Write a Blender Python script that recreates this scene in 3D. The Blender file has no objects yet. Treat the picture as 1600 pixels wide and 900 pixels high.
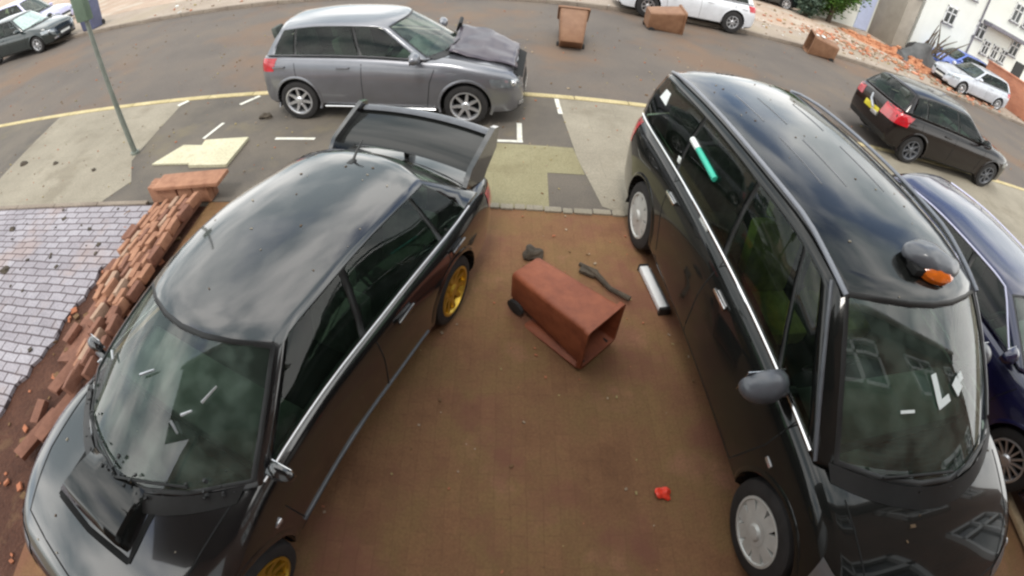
import bpy, bmesh, math, random
from math import radians as R, sin, cos, pi, sqrt
from mathutils import Vector, Matrix, noise
from mathutils.bvhtree import BVHTree
random.seed(7)
S = bpy.context.scene
C = S.collection

# ------------------------------------------------------------------ camera, sky, sun, exposure
CAM_H, PITCH, ROLL, YAW = 3.0128, 46.125, 5.463, 3.935
K1, K3 = 1.08444, -0.05956
def cam_axes():
    p, r, y = R(PITCH), R(ROLL), R(YAW)
    f = Vector((sin(y)*cos(p), cos(y)*cos(p), -sin(p)))
    rt = Vector((cos(y), -sin(y), 0)); up = rt.cross(f)
    return rt*cos(r)+up*sin(r), up*cos(r)-rt*sin(r), f
cd = bpy.data.cameras.new('security_camera'); cam = bpy.data.objects.new('security_camera', cd); C.objects.link(cam)
a_, b_, f_ = cam_axes()
cam.matrix_world = Matrix(((a_.x, b_.x, -f_.x, 0), (a_.y, b_.y, -f_.y, 0), (a_.z, b_.z, -f_.z, CAM_H), (0, 0, 0, 1)))
cd.type = 'PANO'
for o_ in (cd, getattr(cd, 'cycles', None)):
    try:
        o_.panorama_type = 'FISHEYE_LENS_POLYNOMIAL'
        o_.fisheye_fov = R(200)
        o_.fisheye_polynomial_k0 = 0.0
        o_.fisheye_polynomial_k1 = -K1/18
        o_.fisheye_polynomial_k2 = 0.0
        o_.fisheye_polynomial_k3 = -K3/18**3
        o_.fisheye_polynomial_k4 = 0.0
    except Exception: pass
cd.sensor_width = 36; cd.sensor_fit = 'HORIZONTAL'
cd.clip_start = 0.05; cd.clip_end = 600
S.camera = cam
S.render.engine = 'CYCLES'
S.render.resolution_x, S.render.resolution_y = 1024, 576
S.cycles.filter_width = 2.4
S.cycles.max_bounces = 8; S.cycles.transparent_max_bounces = 12
S.cycles.use_denoising = True
S.view_settings.view_transform = 'Standard'; S.view_settings.look = 'None'
S.view_settings.gamma = 1; S.view_settings.exposure = 0.72
S.view_settings.use_curve_mapping = False

SUN_EL, SUN_AZ = R(62), R(195)          # high behind the house, through thin overcast
wd = bpy.data.worlds.new('World'); S.world = wd; wd.use_nodes = True
nt = wd.node_tree; nt.nodes.clear()
def N(t, kind, **kw):
    n = t.nodes.new(kind)
    for k, v in kw.items(): setattr(n, k, v)
    return n
sky = N(nt, 'ShaderNodeTexSky', sky_type='NISHITA'); sky.sun_disc = False; sky.sun_elevation = SUN_EL; sky.sun_rotation = SUN_AZ; sky.dust_density = 2.0
bg1 = N(nt, 'ShaderNodeBackground'); bg1.inputs[1].default_value = 0.13
tc = N(nt, 'ShaderNodeTexCoord'); mp = N(nt, 'ShaderNodeMapping'); mp.inputs['Scale'].default_value = (1, 1, 1.7); mp.inputs['Location'].default_value = (0.35, 0.2, 0.1)
no = N(nt, 'ShaderNodeTexNoise'); no.inputs['Scale'].default_value = 1.9; no.inputs['Detail'].default_value = 5; no.inputs['Roughness'].default_value = .5
cr = N(nt, 'ShaderNodeValToRGB'); cr.color_ramp.elements[0].position = .31; cr.color_ramp.elements[1].position = .45
no2 = N(nt, 'ShaderNodeTexNoise'); no2.inputs['Scale'].default_value = 2.6; no2.inputs['Detail'].default_value = 4
cr2 = N(nt, 'ShaderNodeValToRGB'); cr2.color_ramp.elements[0].position = .38; cr2.color_ramp.elements[0].color = (.40, .47, .50, 1); cr2.color_ramp.elements[1].position = .60; cr2.color_ramp.elements[1].color = (1.25, 1.24, 1.2, 1)
bg2 = N(nt, 'ShaderNodeBackground'); bg2.inputs[1].default_value = 1.2
ms = N(nt, 'ShaderNodeMixShader'); wo = N(nt, 'ShaderNodeOutputWorld')
L = nt.links.new
L(tc.outputs['Generated'], mp.inputs[0]); L(mp.outputs[0], no.inputs['Vector']); L(mp.outputs[0], no2.inputs['Vector'])
L(no.outputs['Fac'], cr.inputs[0]); L(no2.outputs['Fac'], cr2.inputs[0])
L(sky.outputs[0], bg1.inputs[0]); L(cr2.outputs[0], bg2.inputs[0])
L(cr.outputs[0], ms.inputs[0]); L(bg1.outputs[0], ms.inputs[1]); L(bg2.outputs[0], ms.inputs[2]); L(ms.outputs[0], wo.inputs[0])
sl = bpy.data.lights.new('sun', 'SUN'); sl.energy = 1.0; sl.angle = R(14); sl.color = (1, .95, .88)
so = bpy.data.objects.new('sun', sl); C.objects.link(so)
sd = Vector((sin(SUN_AZ)*cos(SUN_EL), cos(SUN_AZ)*cos(SUN_EL), sin(SUN_EL)))
so.rotation_euler = sd.to_track_quat('Z', 'Y').to_euler()

# ------------------------------------------------------------------ materials
def mat(name, col, rough=.6, metal=0, var=.15, scale=6, bump=0, bscale=40, coat=0, ior=1.5, col2=None, spec=.5, transp=None):
    m = bpy.data.materials.new(name); m.use_nodes = True; t = m.node_tree; b = t.nodes['Principled BSDF']
    b.inputs['Roughness'].default_value = rough; b.inputs['Metallic'].default_value = metal
    b.inputs['Coat Weight'].default_value = coat; b.inputs['Coat Roughness'].default_value = .04; b.inputs['IOR'].default_value = ior
    b.inputs['Specular IOR Level'].default_value = spec
    tcx = N(t, 'ShaderNodeTexCoord'); n = N(t, 'ShaderNodeTexNoise'); n.inputs['Scale'].default_value = scale; n.inputs['Detail'].default_value = 6; n.inputs['Roughness'].default_value = .6
    t.links.new(tcx.outputs['Object'], n.inputs['Vector'])
    r = N(t, 'ShaderNodeValToRGB'); r.color_ramp.elements[0].position = .3; r.color_ramp.elements[1].position = .7
    c2 = col2 or tuple(min(1, c*(1+var)) for c in col); c1 = col if col2 else tuple(c*(1-var) for c in col)
    r.color_ramp.elements[0].color = (*c1, 1); r.color_ramp.elements[1].color = (*c2, 1)
    t.links.new(n.outputs['Fac'], r.inputs[0]); t.links.new(r.outputs[0], b.inputs['Base Color'])
    if bump:
        n2 = N(t, 'ShaderNodeTexNoise'); n2.inputs['Scale'].default_value = bscale; n2.inputs['Detail'].default_value = 5
        t.links.new(tcx.outputs['Object'], n2.inputs['Vector'])
        bp = N(t, 'ShaderNodeBump'); bp.inputs['Strength'].default_value = 1; bp.inputs['Distance'].default_value = bump
        t.links.new(n2.outputs['Fac'], bp.inputs['Height']); t.links.new(bp.outputs[0], b.inputs['Normal'])
    return m
def paint(name, col, dust=(.13, .10, .075), dustamt=.35, metal=.0, ior=1.9, rough=.16):
    m = mat(name, col, rough, metal, .1, 3, .0012, 3.0, 1.0, ior); t = m.node_tree; b = t.nodes['Principled BSDF']
    b.inputs['Coat IOR'].default_value = 1.55
    ramp = [n for n in t.nodes if n.type == 'VALTORGB'][0]
    tcx = [n for n in t.nodes if n.type == 'TEX_COORD'][0]
    n = N(t, 'ShaderNodeTexNoise'); n.inputs['Scale'].default_value = 9; n.inputs['Detail'].default_value = 9; n.inputs['Roughness'].default_value = .7
    t.links.new(tcx.outputs['Object'], n.inputs['Vector'])
    sp = N(t, 'ShaderNodeSeparateXYZ'); t.links.new(tcx.outputs['Object'], sp.inputs[0])
    mr = N(t, 'ShaderNodeMapRange'); mr.inputs['From Min'].default_value = .2; mr.inputs['From Max'].default_value = .9; mr.inputs['To Min'].default_value = 1.3; mr.inputs['To Max'].default_value = .35   # road dirt thrown up along the sills
    t.links.new(sp.outputs['Z'], mr.inputs['Value'])
    mu = N(t, 'ShaderNodeMath', operation='MULTIPLY'); mu2 = N(t, 'ShaderNodeMath', operation='MULTIPLY'); mu2.inputs[1].default_value = dustamt; mu2.use_clamp = True
    t.links.new(n.outputs['Fac'], mu.inputs[0]); t.links.new(mr.outputs[0], mu.inputs[1]); t.links.new(mu.outputs[0], mu2.inputs[0])
    mx = N(t, 'ShaderNodeMix', data_type='RGBA'); mx.inputs['B'].default_value = (*dust, 1)
    t.links.new(mu2.outputs[0], mx.inputs['Factor']); t.links.new(ramp.outputs[0], mx.inputs['A']); t.links.new(mx.outputs['Result'], b.inputs['Base Color'])
    ma = N(t, 'ShaderNodeMath', operation='MULTIPLY_ADD'); ma.inputs[1].default_value = .5; ma.inputs[2].default_value = .02
    t.links.new(mu2.outputs[0], ma.inputs[0]); t.links.new(ma.outputs[0], b.inputs['Coat Roughness'])
    return m
def glass(name, tint, ior=1.6, rough=.015, dirt_glare=.1):
    m = bpy.data.materials.new(name); m.use_nodes = True; t = m.node_tree; t.nodes.clear()
    o = N(t, 'ShaderNodeOutputMaterial'); tr = N(t, 'ShaderNodeBsdfTransparent'); tr.inputs[0].default_value = (*tint, 1)
    g = N(t, 'ShaderNodeBsdfGlossy'); g.inputs['Roughness'].default_value = rough
    d = N(t, 'ShaderNodeBsdfDiffuse'); d.inputs[0].default_value = (.26, .34, .28, 1)  # pale green film: some dirt, but on windscreens mainly painted reflection glare
    fr = N(t, 'ShaderNodeFresnel'); fr.inputs[0].default_value = ior
    tcx = N(t, 'ShaderNodeTexCoord'); n = N(t, 'ShaderNodeTexNoise'); n.inputs['Scale'].default_value = 7; n.inputs['Detail'].default_value = 8
    r = N(t, 'ShaderNodeMapRange'); r.inputs['From Min'].default_value = .4; r.inputs['From Max'].default_value = .75; r.inputs['To Max'].default_value = dirt_glare; r.inputs['To Min'].default_value = dirt_glare*.25
    t.links.new(tcx.outputs['Object'], n.inputs['Vector']); t.links.new(n.outputs['Fac'], r.inputs['Value'])
    m1 = N(t, 'ShaderNodeMixShader'); m2 = N(t, 'ShaderNodeMixShader')
    t.links.new(r.outputs[0], m1.inputs[0]); t.links.new(tr.outputs[0], m1.inputs[1]); t.links.new(d.outputs[0], m1.inputs[2])
    t.links.new(fr.outputs[0], m2.inputs[0]); t.links.new(m1.outputs[0], m2.inputs[1]); t.links.new(g.outputs[0], m2.inputs[2]); t.links.new(m2.outputs[0], o.inputs[0])
    return m
M = {}
M['black_paint'] = paint('black_paint', (.008, .008, .009), ior=1.6, dustamt=.12)
M['black_paint2'] = paint('black_paint_dusty', (.008, .009, .009), dust=(.10, .085, .06), dustamt=.16, ior=1.6)
M['black_paint2'].node_tree.nodes['Principled BSDF'].inputs['Specular IOR Level'].default_value = .1; M['black_paint2'].node_tree.nodes['Principled BSDF'].inputs['Coat IOR'].default_value = 1.42
M['black_paint'].node_tree.nodes['Principled BSDF'].inputs['Coat IOR'].default_value = 1.62
M['grey_paint'] = paint('grey_paint', (.17, .175, .20), metal=.5, rough=.34, dustamt=.25)
M['blue_paint'] = paint('blue_paint', (.008, .008, .055), metal=.1, rough=.25, dustamt=.08, ior=1.6)
M['brightblue_paint'] = paint('brightblue_paint', (.08, .16, .6), metal=.2, rough=.3, dustamt=.1)
M['maroon_paint'] = paint('maroon_paint', (.010, .006, .006), dust=(.10, .07, .05), dustamt=.04, ior=1.3)
M['maroon_paint'].node_tree.nodes['Principled BSDF'].inputs['Coat Weight'].default_value = .6
M['silver_paint'] = paint('silver_paint', (.58, .6, .66), metal=.3, rough=.35, dustamt=.1)
M['white_paint'] = paint('white_paint', (.75, .76, .8), rough=.35, dustamt=.12)
M['lilac_paint'] = paint('lilac_paint', (.5, .48, .72), rough=.35, dustamt=.1)
M['green_paint'] = paint('green_paint', (.008, .018, .02), dustamt=.12, ior=1.5)
M['glass'] = glass('tinted_glass', (.46, .60, .48), 1.45, dirt_glare=.035)
M['screen'] = glass('windscreen_glass', (.66, .82, .70), 1.8, dirt_glare=.27)
M['screen2'] = glass('crazed_glare_glass', (.66, .82, .70), 1.85, dirt_glare=.36)  # stronger film for the sky glare painted onto the saloon's screen
M['dglass'] = glass('privacy_glass', (.26, .38, .28), 1.42, dirt_glare=.03)
M['lens'] = mat('headlamp_lens', (.30, .32, .34), .06, .6, .2, coat=1)
M['clear'] = mat('lamp_reflector', (.6, .6, .62), .1, .7, .1, coat=1)
M['tail'] = mat('tail_lamp', (.5, .01, .02), .1, 0, .3, coat=1)
M['amber'] = mat('amber_lens', (.75, .16, .01), .15, 0, .3, coat=1)
M['rubber'] = mat('tyre_rubber', (.022, .02, .02), .8, 0, .4, 8, .002, 60)
M['plastic'] = mat('black_plastic', (.018, .018, .018), .45, 0, .2, 8)
M['gplastic'] = mat('grey_plastic', (.10, .105, .12), .35, 0, .2, 8, coat=.4)
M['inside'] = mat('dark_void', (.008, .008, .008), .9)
M['seat'] = mat('seat_fabric', (.09, .10, .09), .9, 0, .3, 20)
M['seat_olive'] = mat('seat_olive_cover', (.34, .32, .08), .9, 0, .3, 12)
M['dash'] = mat('dashboard_vinyl', (.13, .15, .135), .55, 0, .3, 6)
M['chrome'] = mat('chrome_trim', (.75, .75, .76), .12, 1, .05)
M['alloy'] = mat('silver_alloy', (.62, .62, .64), .3, .75, .12, 12)
M['gold'] = mat('gold_alloy', (.62, .40, .06), .32, .8, .2, 12)
M['cap'] = mat('wheel_cover', (.55, .55, .53), .4, .2, .12, 12)
M['yplate'] = mat('yellow_plate', (.72, .6, .04), .35, 0, .1)
M['wplate'] = mat('white_plate', (.8, .8, .76), .35, 0, .06)
M['white'] = mat('white_card', (.82, .86, .84), .5, 0, .04)
M['teal'] = mat('teal_tube', (.05, .5, .36), .4, 0, .1)

# ------------------------------------------------------------------ helpers
def empty(name, loc=(0, 0, 0), rz=0, label=None, cat=None, group=None):
    o = bpy.data.objects.new(name, None); C.objects.link(o); o.location = loc; o.rotation_euler = (0, 0, rz)
    tag(o, label, cat, group); return o
def tag(o, label=None, cat=None, group=None, kind=None):
    if label: o['label'] = label
    if cat: o['category'] = cat
    if group: o['group'] = group
    if kind: o['kind'] = kind
    return o
def mesh_obj(name, me, parent=None, smooth=40):
    o = bpy.data.objects.new(name, me); C.objects.link(o)
    if parent: o.parent = parent
    if smooth:
        me.shade_smooth(); me.set_sharp_from_angle(angle=R(smooth))
    return o
def from_data(name, V, F, ms, parent=None, mi=None, smooth=40):
    me = bpy.data.meshes.new(name); me.from_pydata([tuple(v) for v in V], [], F)
    for m in (ms if isinstance(ms, (list, tuple)) else [ms]): me.materials.append(m)
    if mi:
        for p, k in zip(me.polygons, mi): p.material_index = k
    me.update(); return mesh_obj(name, me, parent, smooth)
class MB:
    """collects shapes into one mesh"""
    def __init__(s): s.V, s.F, s.K = [], [], []
    def add(s, V, F, k=0):
        n = len(s.V); s.V += [Vector(v) for v in V]; s.F += [tuple(i+n for i in f) for f in F]; s.K += [k]*len(F); return s
    def box(s, c, d, rot=None, k=0, taper=1, bev=0):
        x, y, z = d[0]/2, d[1]/2, d[2]/2; V = []
        bm = bmesh.new(); bmesh.ops.create_cube(bm, size=1)
        for v in bm.verts:
            t = taper if v.co.z > 0 else 1
            v.co = Vector((v.co.x*d[0]*t, v.co.y*d[1]*t, v.co.z*d[2]))
        if bev: bmesh.ops.bevel(bm, geom=list(bm.edges), offset=bev, segments=2, affect='EDGES', profile=.6)
        Mx = (rot.to_4x4() if rot else Matrix()); Mx = Matrix.Translation(Vector(c)) @ Mx
        bm.verts.index_update(); V = [Mx @ v.co for v in bm.verts]; F = [[v.index for v in f.verts] for f in bm.faces]; bm.free()
        return s.add(V, F, k)
    def tube(s, pts, r, n=8, k=0, cap=True):
        pts = [Vector(p) for p in pts]; V, F = [], []; rr = r if isinstance(r, (list, tuple)) else [r]*len(pts)
        for i, p in enumerate(pts):
            d = (pts[min(i+1, len(pts)-1)]-pts[max(i-1, 0)]).normalized()
            a = d.orthogonal().normalized() if i == 0 else (a-d*a.dot(d)).normalized()
            b = d.cross(a)
            V += [p+(a*cos(2*pi*j/n)+b*sin(2*pi*j/n))*rr[i] for j in range(n)]
        for i in range(len(pts)-1):
            F += [(i*n+j, i*n+(j+1) % n, (i+1)*n+(j+1) % n, (i+1)*n+j) for j in range(n)]
        if cap: F += [tuple(range(n))[::-1], tuple(range((len(pts)-1)*n, len(pts)*n))]
        return s.add(V, F, k)
    def lathe(s, prof, axis='y', n=32, c=(0, 0, 0), k=0):
        V, F = [], []; c = Vector(c)
        for (r, h) in prof:
            for j in range(n):
                a = 2*pi*j/n
                V.append(c+(Vector((r*cos(a), h, r*sin(a))) if axis == 'y' else Vector((r*cos(a), r*sin(a), h))))
        for i in range(len(prof)-1):
            F += [(i*n+j, (i+1)*n+j, (i+1)*n+(j+1) % n, i*n+(j+1) % n) for j in range(n)]
        return s.add(V, F, k)
    def build(s, name, ms, parent=None, smooth=40):
        return from_data(name, s.V, s.F, ms, parent, s.K, smooth)
def pch(pts):
    xs = [p[0] for p in pts]; ys = [p[1] for p in pts]; n = len(xs)
    d = [(ys[i+1]-ys[i])/(xs[i+1]-xs[i]) for i in range(n-1)]
    m = [d[0]]+[0 if d[i-1]*d[i] <= 0 else 2*d[i-1]*d[i]/(d[i-1]+d[i]) for i in range(1, n-1)]+[d[-1]]
    def f(x):
        if x <= xs[0]: return ys[0]
        if x >= xs[-1]: return ys[-1]
        i = 0
        while x > xs[i+1]: i += 1
        h = xs[i+1]-xs[i]; t = (x-xs[i])/h
        return ys[i]*(2*t**3-3*t*t+1)+m[i]*h*(t**3-2*t*t+t)+ys[i+1]*(3*t*t-2*t**3)+m[i+1]*h*(t**3-t*t)
    return f
def lerp(a, b, t): return a+(b-a)*t

# ------------------------------------------------------------------ cars
SECT = [(0, 0), (.6, 0), (.9, .01), (.965, .07), (.985, .18), (.992, .34), (1.0, .5), (1.0, .62), (.99, .72), (.972, .82), (.95, .9), (.915, .955), (.86, .985), (.74, 1.0)]
def wheel_meshes(r, rim, w, n, kind, rimmat):
    t = MB(); h = w/2
    t.lathe([(rim, -h*.8), (rim+.01, -h*.95), (r-.05, -h), (r-.012, -h*.86), (r, -h*.6), (r, h*.6), (r-.012, h*.86), (r-.05, h), (rim+.01, h*.95), (rim, h*.8)], n=40)
    m = MB()
    m.lathe([(rim+.004, h*.8), (rim+.006, h*.97), (rim-.012, h*.99), (rim-.022, h*.86), (rim-.03, h*.2), (rim-.03, -h*.6), (.0, -h*.6)], n=40)
    m.lathe([(rim-.03, -h*.1), (.001, -h*.1)], n=24, k=1)
    ns = n
    wi, wo, base = {'spoke': (.05, .032, .5), 'multi': (.022, .017, .55), 'cover': (.075, .105, .72)}[kind]
    for i in range(ns):
        a = 2*pi*i/ns; ca, sa = cos(a), sin(a)
        def P(rad, t_, y): return Vector((rad*ca-t_*sa, y, rad*sa+t_*ca))
        y0, y1 = h*base+.02, h*.9
        V = [P(.03, -wi/2, y0+.012), P(.03, wi/2, y0+.012), P(rim*.55, lerp(wi, wo, .5)/2, y0+.004), P(rim*.55, -lerp(wi, wo, .5)/2, y0+.004), P(rim-.012, wo/2, y1), P(rim-.012, -wo/2, y1)]
        V += [v-Vector((0, .025, 0)) for v in V]
        m.add(V, [(0, 1, 2, 3), (3, 2, 4, 5), (0, 3, 9, 6), (3, 5, 11, 9), (2, 1, 7, 8), (4, 2, 8, 10)])
    m.lathe([(.062, h*base-.01), (.06, h*base+.03), (.045, h*base+.045), (.0005, h*base+.048)], n=20)
    if kind == 'cover': m.lathe([(rim-.035, h*.74), (rim-.01, h*.93)], n=40); m.lathe([(.06, h*base+.03), (rim*.42, h*base+.03)], n=30)
    return t, m
def seat_mesh(mt, name, par):
    b = MB(); b.box((0, 0, .0), (.5, .48, .14), bev=.04)
    b.box((-.3, 0, .33), (.13, .46, .6), Matrix.Rotation(R(-14), 3, 'Y'), bev=.05)
    b.box((-.40, 0, .72), (.09, .25, .17), Matrix.Rotation(R(-10), 3, 'Y'), bev=.035)
    return b.build(name, mt, par)
def build_car(p, name, loc, yaw, label, cat='car', group=None):
    root = empty(name, (*loc, 0) if len(loc) == 2 else loc, yaw, label, cat, group)
    T, W, B = pch(p['top']), pch(p['wid']), pch(p['bot']); cr = p.get('crown', .035)
    P_ = p['paint']; x0, x1 = p['top'][0][0], p['top'][-1][0]
    # stations
    n = p.get('n', 64); xs = [x0+(x1-x0)*(.5-.5*cos(pi*i/n))*.35+(x1-x0)*(i/n)*.65 for i in range(n+1)]
    V, F = [], []; h = len(SECT); per = 2*h+1-1
    for x in xs:
        w, zt, zb = W(x), T(x), B(x); dz = zt-zb
        half = [(y*w, zb+f*dz) for y, f in SECT]
        half = half+[(.4*w, zt+cr*.75)]
        ring = [(x, y, z) for y, z in half]+[(x, 0, zt+cr)]+[(x, -y, z) for y, z in half[1:][::-1]]
        V += ring
    m_ = len(ring)
    for i in range(n): F += [(i*m_+j, (i+1)*m_+j, (i+1)*m_+(j+1) % m_, i*m_+(j+1) % m_) for j in range(m_)]
    F += [tuple(range(m_)), tuple(range(n*m_, (n+1)*m_))[::-1]]
    me = bpy.data.meshes.new('body'); me.from_pydata(V, [], F); me.update()
    bo = bpy.data.objects.new('body_tmp', me); C.objects.link(bo)
    bmx = bmesh.new(); bmx.from_mesh(me); bmesh.ops.recalc_face_normals(bmx, faces=bmx.faces); bmx.to_mesh(me); bmx.free()
    wr, wb, hw = p['wr'], p['wb'], p['hw']; ar = wr+p.get('gap', .045)
    cut = MB()
    for wx in (0, wb):
        for s in (-1, 1):
            yi, yo = s*(hw-.30), s*(hw+.2)
            k = 40; Vv = []
            for yy in (yi, yo): Vv += [(wx+ar*cos(2*pi*j/k), yy, wr+.01+ar*sin(2*pi*j/k)) for j in range(k)]
            Ff = [(j, (j+1) % k, k+(j+1) % k, k+j) for j in range(k)]+[tuple(range(k))[::-1], tuple(range(k, 2*k))]
            if s < 0: Ff = [f[::-1] for f in Ff]
            cut.add(Vv, Ff)
    g = p['gh']; tub = (g['rb']+.12 if 'tubr' not in g else g['tubr'], g['wb']-g['bowb']*.7-.12)
    cut.box(((tub[0]+tub[1])/2, 0, 1.0), (tub[1]-tub[0], hw*1.66, 1.3))
    cme = bpy.data.meshes.new('cut'); cme.from_pydata([tuple(v) for v in cut.V], [], cut.F)
    bmx = bmesh.new(); bmx.from_mesh(cme); bmesh.ops.recalc_face_normals(bmx, faces=bmx.faces); bmx.to_mesh(cme); bmx.free()
    co = bpy.data.objects.new('cut_tmp', cme); C.objects.link(co)
    md = bo.modifiers.new('b', 'BOOLEAN'); md.operation = 'DIFFERENCE'; md.object = co; md.solver = 'EXACT'
    dg = bpy.context.evaluated_depsgraph_get(); me2 = bpy.data.meshes.new_from_object(bo.evaluated_get(dg))
    bpy.data.objects.remove(bo); bpy.data.objects.remove(co)
    me2.materials.clear(); [me2.materials.append(q) for q in (P_, M['inside'], M['plastic'])]
    for f in me2.polygons:
        c = f.center; k = 0
        for wx in (0, wb):
            if (c.x-wx)**2+(c.z-wr-.01)**2 < (ar-.002+.006)**2 and abs(f.normal.z)+abs(f.normal.x) > .0 and (c.x-wx)**2+(c.z-wr-.01)**2 < (ar+.004)**2: k = 1
        if tub[0]-.004 < c.x < tub[1]+.004 and abs(c.y) <= hw*.831 and c.z > .349: k = 1
        if k == 0 and c.z < B(c.x)+.05: k = 2
        f.material_index = k
    me2.name = 'body'; body = mesh_obj('body', me2, root, 32)
    # greenhouse
    rz, rw = pch(g['rz']), pch(g['rw']); bev = g.get('edge', .05)
    def belt(x): return T(x)-.004
    xA0, xA1 = g['wb']-g['bowb'], g['wt']-g['bowt']; xD0, xD1 = g['rb']+g['bowrb'], g['rt']+g['bowrt']
    bul = g.get('bulge', .018)
    def side(x0_, x1_, t):     # point on the right or left flank (y positive); x0_ at the belt, x1_ at the roof
        a = Vector((x0_, W(x0_)*.93, belt(x0_))); b = Vector((x1_, rw(x1_), rz(x1_)-bev))
        v = a.lerp(b, t); v.y += bul*4*t*(1-t); return v
    def front(s, t, e0=(g['wb'], g['bowb'], g['wt'], g['bowt'], xA0, xA1), fb=.03):
        A = side(e0[4], e0[5], t); q = 1-s*s
        x = lerp(e0[0]-(e0[0]-e0[4])*s*s, e0[2]-(e0[2]-e0[5])*s*s, t)+fb*4*t*(1-t)*(1 if e0[0] > e0[2] else -1)*q
        z = A.z+lerp((g.get('cowl', .03) if e0[0] > e0[2] else .02)*q, bev*(1-.35*s*s-.65*s**6), t)
        return Vector((x, A.y*s, z))
    def rear(s, t): return front(s, t, (g['rb'], g['bowrb'], g['rt'], g['bowrt'], xD0, xD1))
    V, F, K = [], [], []; tr = [0, .04, .07, .35, .65, .93, .96, 1]
    def grid(rows, kf):
        b = len(V); nr, nc = len(rows), len(rows[0])
        for r_ in rows: V.extend(r_)
        for i in range(nr-1):
            for j in range(nc-1):
                k = kf(i, j)
                if k is None: continue
                F.append((b+i*nc+j, b+i*nc+j+1, b+(i+1)*nc+j+1, b+(i+1)*nc+j)); K.append(k)
    cols = [(xA0, xA1, 'A')]+[(a, b, t) for a, b, t in g['cols']]+[(xD0, xD1, '')]
    cl, ct = [], []
    for (a0, a1, ty), (b0, b1, _) in zip(cols[:-1], cols[1:]):
        k = max(1, int(abs(b0-a0)/.16))
        for q in range(k): cl.append((lerp(a0, b0, q/k), lerp(a1, b1, q/k))); ct.append(ty)
    cl.append((xD0, xD1))
    for s in (1, -1):
        rows = []
        for t in tr:
            r_ = [side(a, b, t) for a, b in cl]
            for v in r_: v.y *= s
            rows.append(r_)
        def kf(i, j):
            ty = ct[j]
            if ty.startswith('g'): return None if 2 <= i <= 4 else (1 if i in (1, 5) else 0)
            if ty == 'b': return 1 if 1 <= i <= 5 else 0
            return 0
        grid(rows, kf)
    sm = g.get('sm', .92); ss = [-1, -sm-.03, -sm, -.6, -.3, 0, .3, .6, sm, sm+.03, 1]
    def kfg(i, j):
        if 3 > i or 1: pass
        inn = 2 <= j <= 7
        if 2 <= i <= 4 and inn: return None
        if 1 <= i <= 5 and 1 <= j <= 8: return 1
        return 0
    grid([[front(s, t) for s in ss] for t in tr], kfg)
    grid([[rear(s, t) for s in ss] for t in tr], kfg)
    roof = []
    for a, b in cl:
        u = (b-xA1)/(xD1-xA1); row = []
        for s in ss:
            xs_ = lerp(front(s, 1).x, rear(s, 1).x, u); y = rw(b)*s
            z = rz(b)-bev*(s*s*.35+s**6*.65)
            row.append(Vector((xs_, y, z)))
        roof.append(row)
    grid(roof, lambda i, j: 0)
    cab = from_data('cabin_shell', V, F, [P_, M['plastic']], root, K, 50)
    b_ = bmesh.new(); b_.from_mesh(cab.data); bmesh.ops.remove_doubles(b_, verts=b_.verts, dist=.0008); bmesh.ops.recalc_face_normals(b_, faces=b_.faces); b_.to_mesh(cab.data); b_.free()
    cab.name = 'roof'
    # make normals outward: test roof centre
    so_ = cab.modifiers.new('s', 'SOLIDIFY'); so_.thickness = .012; so_.offset = -1
    gts = [.055, .3, .5, .7, .945]
    def pane(nm, pts, mt, off):
        V, F = [], []; nr, nc = len(pts), len(pts[0])
        for i in range(nr):
            for j in range(nc):
                du = pts[i][min(j+1, nc-1)]-pts[i][max(j-1, 0)]; dv = pts[min(i+1, nr-1)][j]-pts[max(i-1, 0)][j]
                nn = du.cross(dv).normalized(); V.append(pts[i][j]+nn*off)
        F = [(i*nc+j, i*nc+j+1, (i+1)*nc+j+1, (i+1)*nc+j) for i in range(nr-1) for j in range(nc-1)]
        q = len(V)//2; a, b, c = (V[k] for k in F[len(F)//2][:3]); nn = (b-a).cross(c-b)
        if nn.dot(V[q]-Vector((p['wb']*.45, 0, .7))) < 0: F = [f[::-1] for f in F]
        return from_data(nm, V, F, mt, root, None, 180)
    sg = [(-1+2*i/12)*(sm+.015) for i in range(13)]
    gl = p.get('glass', {})
    pane('windscreen', [[front(s, t) for s in sg] for t in gts], gl.get('w', M['screen']), -.008)
    pane('rear_window', [[rear(s, t) for s in sg] for t in gts], gl.get('r', M['glass']), .008)
    for (a0, a1, ty), (b0, b1, _) in zip(cols[:-1], cols[1:]):
        if not ty.startswith('g'): continue
        for s in (1, -1):
            pts = []
            for t in gts:
                r_ = [side(lerp(a0, b0, q/6), lerp(a1, b1, q/6), t) for q in range(7)]
                for v in r_: v.y *= s
                pts.append(r_)
            pane('side_window', pts, gl.get(ty, M['glass']), .006*s)
    info = dict(root=root, T=T, W=W, B=B, side=side, front=front, rear=rear, rz=rz, rw=rw, cl=cl, xA=(xA0, xA1), xD=(xD0, xD1), body=body, cab=cab)
    vb = [v.co.copy() for v in me2.vertices]+[v.co.copy() for v in cab.data.vertices]; nb = len(me2.vertices)
    bvh = BVHTree.FromPolygons(vb, [tuple(f.vertices) for f in me2.polygons]+[tuple(i+nb for i in f.vertices) for f in cab.data.polygons])
    def cast(pt, d):
        d = Vector(d).normalized(); pt = Vector(pt); hit = bvh.ray_cast(pt-d*3.0, d)
        return (hit[0], hit[1]) if hit[0] is not None else (pt+Vector((0, 0, 999)), -d)
    info['cast'] = cast
    # wheels
    tm, rm = wheel_meshes(wr, p['rim'], p.get('ww', .2), p['spokes'], p['wkind'], p['rimmat'])
    t0 = r0 = None
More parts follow.
